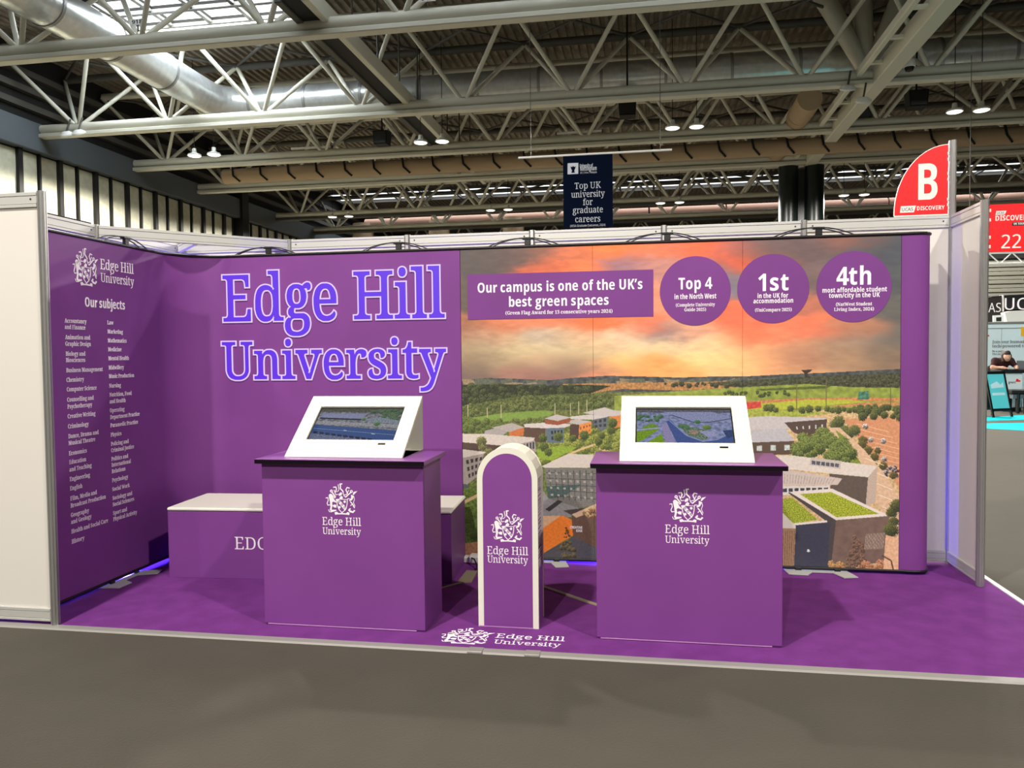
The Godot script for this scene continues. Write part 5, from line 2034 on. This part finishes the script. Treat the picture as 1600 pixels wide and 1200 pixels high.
	fill([772, 428, 866, 420, 863, 460, 824, 463, 792, 451], c8(86, 70, 62), 0.08, 0.3)
	panes([792, 434, 863, 427, 862, 445, 794, 448], 5, 1, c8(200, 205, 205), 0.22, 0.5)
	fill([663, 446, 775, 443, 794, 471, 663, 477], c8(186, 184, 188), 0.03)
	fill([663, 477, 794, 471, 795, 502, 663, 507], c8(92, 74, 62), 0.08, 0.3)
	panes([701, 479, 793, 475, 793, 496, 701, 500], 3, 1, c8(190, 200, 196), 0.4, 0.6)
	fill([885, 445, 902, 457, 942, 524, 919, 521], c8(128, 142, 56), 0.15)
	grove([790, 463, 824, 451, 874, 445, 902, 471, 925, 504, 930, 521, 798, 505], 70, 9, 17, c8(44, 56, 28), c8(136, 150, 76))
	# the arts building with its white roofs and green roofs
	fill([663, 507, 793, 505, 976, 527, 956, 553, 875, 546, 793, 538, 663, 546], c8(220, 210, 198), 0.03)
	fill([830, 509, 898, 516, 896, 535, 828, 527], c8(196, 186, 176), 0.02)
	panes([832, 515, 894, 522, 893, 532, 832, 526], 6, 1, c8(84, 86, 98), 0.8, 0.8)
	fill([872, 546, 956, 553, 951, 622, 875, 593], c8(96, 84, 74), 0.04)
	fill([956, 553, 976, 527, 973, 609, 951, 622], c8(192, 172, 156), 0.05, 0.3)
	fill([663, 543, 793, 540, 900, 557, 890, 572, 663, 580], c8(204, 190, 180), 0.02)
	panes([757, 545, 886, 558, 878, 571, 757, 573], 20, 1, c8(176, 162, 154), 0.3, 0.9)
	fill([663, 580, 872, 574, 874, 589, 663, 607], c8(214, 210, 204), 0.02)
	panes([767, 581, 871, 577, 871, 586, 767, 593], 8, 1, c8(60, 62, 70), 0.7, 0.7)
	fill([767, 608, 790, 603, 847, 654, 793, 664, 767, 650], c8(150, 162, 50), 0.3, 0.3)
	fill([780, 592, 796, 589, 889, 653, 879, 770, 863, 770, 867, 658], c8(74, 68, 68), 0.04)
	fill([784, 591, 797, 588, 879, 581, 1003, 641, 887, 654], c8(228, 218, 208), 0.02)
	fill([807, 595, 876, 589, 981, 637, 888, 647], c8(156, 168, 46), 0.3, 0.3)
	fill([887, 654, 1003, 641, 992, 748, 876, 770], c8(116, 95, 84), 0.05, 0.05)
	panes([952, 684, 994, 680, 990, 717, 948, 721], 12, 1, c8(172, 154, 138), 0.45, 1.0)
	fill([792, 664, 867, 655, 868, 659, 793, 669], c8(226, 220, 214), 0.0)
	fill([793, 669, 874, 659, 869, 773, 791, 776], c8(58, 60, 76), 0.04)
	blot(826, 727, 4, c8(190, 190, 190), c8(255, 255, 255))
	fill([663, 674, 798, 675, 794, 776, 663, 781], c8(174, 138, 108), 0.04)
	panes([757, 680, 798, 681, 794, 773, 758, 774], 8, 1, c8(140, 108, 84), 0.4, 1.0)
	fill([757, 635, 767, 638, 798, 670, 798, 676, 757, 676], c8(224, 216, 206), 0.0)
	grove([927, 690, 943, 708, 951, 760, 904, 766, 918, 727], 60, 3, 7, c8(62, 48, 40), c8(150, 116, 92))
	grove([872, 755, 904, 752, 904, 773, 872, 775], 14, 5, 8, c8(110, 76, 48), c8(214, 168, 110))
	grove([942, 747, 993, 748, 1007, 771, 935, 774], 26, 5, 8, c8(112, 72, 52), c8(212, 156, 112))
	row([1007, 632, 1011, 654, 1006, 673, 1019, 617], 15, c8(44, 48, 30), c8(112, 118, 60))
	fill([995, 685, 1045, 699, 1045, 793, 990, 769], c8(222, 178, 140), 0.06)
	line([987, 733, 1007, 744, 1012, 765], 3, c8(90, 64, 52))
	grove([645, 413, 677, 410, 685, 785, 651, 786], 60, 8, 14, c8(46, 58, 28), c8(132, 146, 72))
	# student houses on the left
	grove([189, 443, 286, 455, 402, 430, 402, 526, 286, 518, 199, 541], 110, 6, 13, c8(70, 82, 36), c8(170, 176, 82))
	fill([188, 497, 251, 487, 289, 491, 226, 525, 194, 519], c8(138, 164, 56), 0.08)
	line([226, 528, 294, 497, 333, 483], 5, c8(210, 180, 130))
	fill([76, 444, 128, 432, 160, 443, 121, 455], c8(176, 166, 160), 0.03)
	fill([121, 455, 158, 443, 157, 464, 121, 466], c8(196, 112, 62), 0.06)
	fill([59, 452, 88, 445, 118, 453, 105, 463, 58, 460], c8(168, 160, 158), 0.03)
	fill([157, 435, 220, 430, 283, 435, 255, 444, 211, 445, 160, 443], c8(208, 198, 194), 0.03)
	fill([160, 443, 211, 445, 212, 481, 155, 475], c8(92, 70, 60), 0.06)
	fill([211, 445, 256, 443, 256, 480, 215, 481], c8(96, 112, 122), 0.05)
	panes([223, 448, 255, 446, 255, 474, 225, 476], 4, 2, c8(44, 46, 54))
	fill([255, 430, 286, 422, 325, 428, 296, 436], c8(188, 178, 172), 0.02)
	fill([272, 435, 294, 436, 294, 471, 270, 468], c8(82, 62, 56), 0.05)
	fill([294, 436, 324, 428, 322, 456, 292, 471], c8(222, 138, 70), 0.05)
	panes([294, 438, 324, 430, 322, 453, 294, 468], 4, 2, c8(130, 76, 48), 0.4, 0.4)
	fill([208, 421, 239, 411, 274, 418, 242, 427], c8(190, 182, 178), 0.02)
	fill([208, 423, 242, 427, 274, 419, 271, 430, 242, 437, 211, 434], c8(150, 84, 58), 0.06)
	fill([271, 416, 317, 411, 367, 414, 342, 424, 274, 422], c8(204, 196, 190), 0.02)
	fill([325, 424, 364, 416, 362, 442, 348, 452, 327, 436], c8(98, 106, 112), 0.05)
	panes([328, 425, 362, 417, 361, 442, 330, 445], 3, 2, c8(52, 54, 62))
	fill([302, 407, 356, 393, 376, 400, 402, 402, 402, 413, 356, 416], c8(196, 188, 184), 0.02)
	fill([367, 416, 402, 411, 402, 439, 370, 445], c8(214, 132, 70), 0.05)
	row([207, 490, 217, 503, 278, 468, 305, 461, 348, 461, 371, 448, 340, 476, 374, 430, 242, 465, 204, 468], 11, c8(48, 60, 30), c8(118, 130, 62))
	fill([-51, 459, 63, 460, 185, 468, 182, 476, 119, 490, 111, 490, -52, 477], c8(206, 196, 186), 0.03)
	fill([-52, 477, 119, 490, 122, 526, -52, 528], c8(80, 64, 55), 0.06)
	fill([119, 490, 185, 475, 188, 503, 127, 513], c8(160, 150, 148), 0.04)
	panes([147, 485, 185, 476, 185, 497, 148, 504], 5, 1, c8(60, 58, 62), 0.5, 0.8)
	row([50, 479, 53, 495, 56, 514, 69, 508], 13, c8(60, 66, 36), c8(140, 136, 84))
	fill([-52, 499, 6, 499, 63, 505, 50, 513, 4, 520, -52, 519], c8(210, 200, 190), 0.02)
	fill([-52, 519, 4, 520, 56, 509, 46, 562, 13, 587, -53, 577], c8(158, 148, 142), 0.04)
	panes([7, 523, 56, 513, 47, 559, 16, 576], 4, 3, c8(52, 48, 48), 0.55, 0.55)
	fill([-53, 577, 13, 587, 21, 611, -54, 609], c8(80, 88, 100), 0.1)
	fill([-54, 609, 37, 591, 46, 785, -56, 797], c8(92, 112, 46), 0.22)
	line([-13, 641, 45, 611], 8, c8(198, 170, 126))
	grove([-13, 673, 45, 656, 44, 720, -14, 730], 16, 9, 15, c8(52, 68, 26), c8(104, 124, 54))
	fill([-55, 743, 47, 730, 47, 772, -56, 780], c8(196, 144, 98), 0.1)
	# the glass building and the orange court
	fill([200, 539, 267, 507, 348, 509, 348, 540, 210, 542], c8(206, 196, 186), 0.02)
	fill([208, 542, 348, 542, 347, 626, 293, 640, 217, 618], c8(118, 116, 110), 0.12, 0.3)
	fill([211, 588, 298, 582, 254, 613, 217, 618], c8(62, 86, 82), 0.1)
	panes([211, 547, 348, 547, 347, 626, 219, 617], 9, 1, c8(66, 70, 70), 0.12, 1.0)
	panes([211, 547, 348, 547, 347, 626, 219, 617], 1, 5, c8(72, 76, 76), 1.0, 0.12)
	panes([211, 547, 348, 547, 347, 626, 219, 617], 8, 4, c8(156, 152, 144), 0.35, 0.3)
	fill([200, 592, 217, 618, 293, 640, 277, 663, 199, 661], c8(138, 136, 138), 0.06)
	fill([209, 645, 241, 621, 252, 625, 219, 650], c8(52, 50, 50), 0.05)
	fill([253, 647, 347, 633, 347, 648, 277, 659], c8(70, 62, 56), 0.1)
	fill([199, 661, 253, 660, 274, 669, 278, 707, 199, 757], c8(230, 126, 42), 0.04)
	fill([199, 661, 247, 660, 202, 693], c8(210, 170, 132), 0.04)
	fill([274, 659, 347, 623, 346, 746, 278, 726], c8(100, 77, 64), 0.05)
	fill([274, 656, 347, 622, 347, 639, 285, 664], c8(206, 176, 146), 0.03)
	grove([297, 653, 347, 631, 347, 667, 300, 659], 20, 4, 7, c8(110, 60, 40), c8(205, 190, 140))
	fill([199, 757, 278, 710, 346, 742, 346, 790, 198, 795], c8(80, 80, 86), 0.06)
	grove([246, 722, 269, 717, 284, 757, 246, 768], 26, 4, 8, c8(46, 44, 32), c8(130, 118, 82))
	grove([259, 682, 272, 707, 253, 717], 12, 2, 4, c8(80, 50, 26), c8(120, 80, 40))
	return ink

func paint_screen(which: int) -> Image:
	paint_start(320, 180, 31 + which)
	if which == 0:   # an aerial view over blue roads and pale roofs
		fill([0, 0, 320, 0, 320, 180, 0, 180], c8(120, 122, 128), 0.25, 0.05)
		fill([0, 0, 320, 0, 320, 22, 0, 18], c8(92, 92, 84), 0.2)
		grove([190, 10, 320, 8, 320, 70, 260, 50, 200, 30], 40, 6, 13, c8(52, 72, 62), c8(110, 132, 100))
		fill([10, 24, 190, 26, 170, 56, 8, 50], c8(136, 140, 172), 0.08)
		fill([8, 50, 172, 58, 170, 66, 8, 58], c8(40, 46, 66), 0.1)
		fill([170, 60, 240, 48, 320, 66, 320, 84, 220, 76], c8(128, 140, 150), 0.15)
		fill([0, 70, 320, 88, 320, 106, 0, 88], c8(150, 150, 158), 0.15)
		blot(238, 86, 13, c8(56, 92, 58), c8(110, 140, 90))
		blot(180, 60, 9, c8(56, 92, 58), c8(110, 140, 90))
		fill([0, 90, 320, 122, 320, 180, 0, 180], c8(58, 84, 138), 0.06)
		line([0, 112, 320, 146], 1.6, c8(150, 170, 200))
		line([120, 122, 132, 124], 4, c8(170, 190, 215))
		line([230, 140, 244, 142], 4, c8(170, 190, 215))
		fill([0, 140, 240, 172, 240, 180, 0, 180], c8(104, 110, 140), 0.2)
		for k in 10:
			fill([6 + 24 * k, 128 + 4 * k, 24 + 24 * k, 130 + 4 * k, 26 + 24 * k, 142 + 4 * k, 10 + 24 * k, 140 + 4 * k], c8(36, 44, 70), 0.2)
	else:   # lawns, a curving blue road and pale roofs
		fill([0, 0, 320, 0, 320, 180, 0, 180], c8(134, 142, 178), 0.16, 0.05)
		fill([0, 0, 320, 0, 320, 16, 180, 22, 0, 14], c8(96, 98, 104), 0.2)
		fill([90, 12, 260, 12, 320, 44, 320, 60, 200, 66, 130, 32], c8(146, 150, 186), 0.08)
		line([120, 30, 198, 70, 250, 66, 320, 48], 3, c8(48, 58, 84))
		grove([0, 30, 84, 26, 90, 62, 0, 66], 22, 5, 11, c8(50, 80, 66), c8(120, 150, 110))
		fill([20, 92, 50, 74, 74, 88, 66, 96, 20, 104], c8(116, 150, 54), 0.12)
		fill([0, 118, 76, 102, 70, 112, 14, 168, 0, 172], c8(124, 158, 44), 0.12)
		fill([34, 176, 84, 128, 96, 180, 34, 180], c8(124, 158, 44), 0.12)
		line([0, 110, 80, 98], 4, c8(180, 182, 200))
		fill([84, 76, 104, 76, 132, 180, 98, 180], c8(152, 142, 182), 0.06)
		fill([100, 62, 116, 58, 168, 140, 220, 168, 270, 158, 320, 122, 320, 180, 136, 180], c8(74, 92, 150), 0.06)
		line([112, 60, 166, 136, 216, 164, 262, 158, 306, 128], 3, c8(150, 160, 205))
		fill([150, 100, 190, 92, 240, 112, 262, 134, 220, 160, 176, 140], c8(110, 126, 108), 0.25)
		grove([140, 84, 170, 84, 176, 104, 150, 110], 8, 7, 11, c8(56, 100, 70), c8(104, 140, 96))
		blot(206, 66, 12, c8(56, 100, 70), c8(104, 140, 96))
		blot(236, 94, 15, c8(80, 110, 50), c8(140, 160, 80))
		fill([208, 112, 256, 114, 272, 136, 238, 146], c8(160, 160, 198), 0.08)
		fill([288, 110, 320, 106, 320, 140, 300, 150], c8(60, 76, 120), 0.15)
		fill([176, 110, 204, 112, 206, 128, 184, 130], c8(168, 140, 120), 0.2)
	return ink
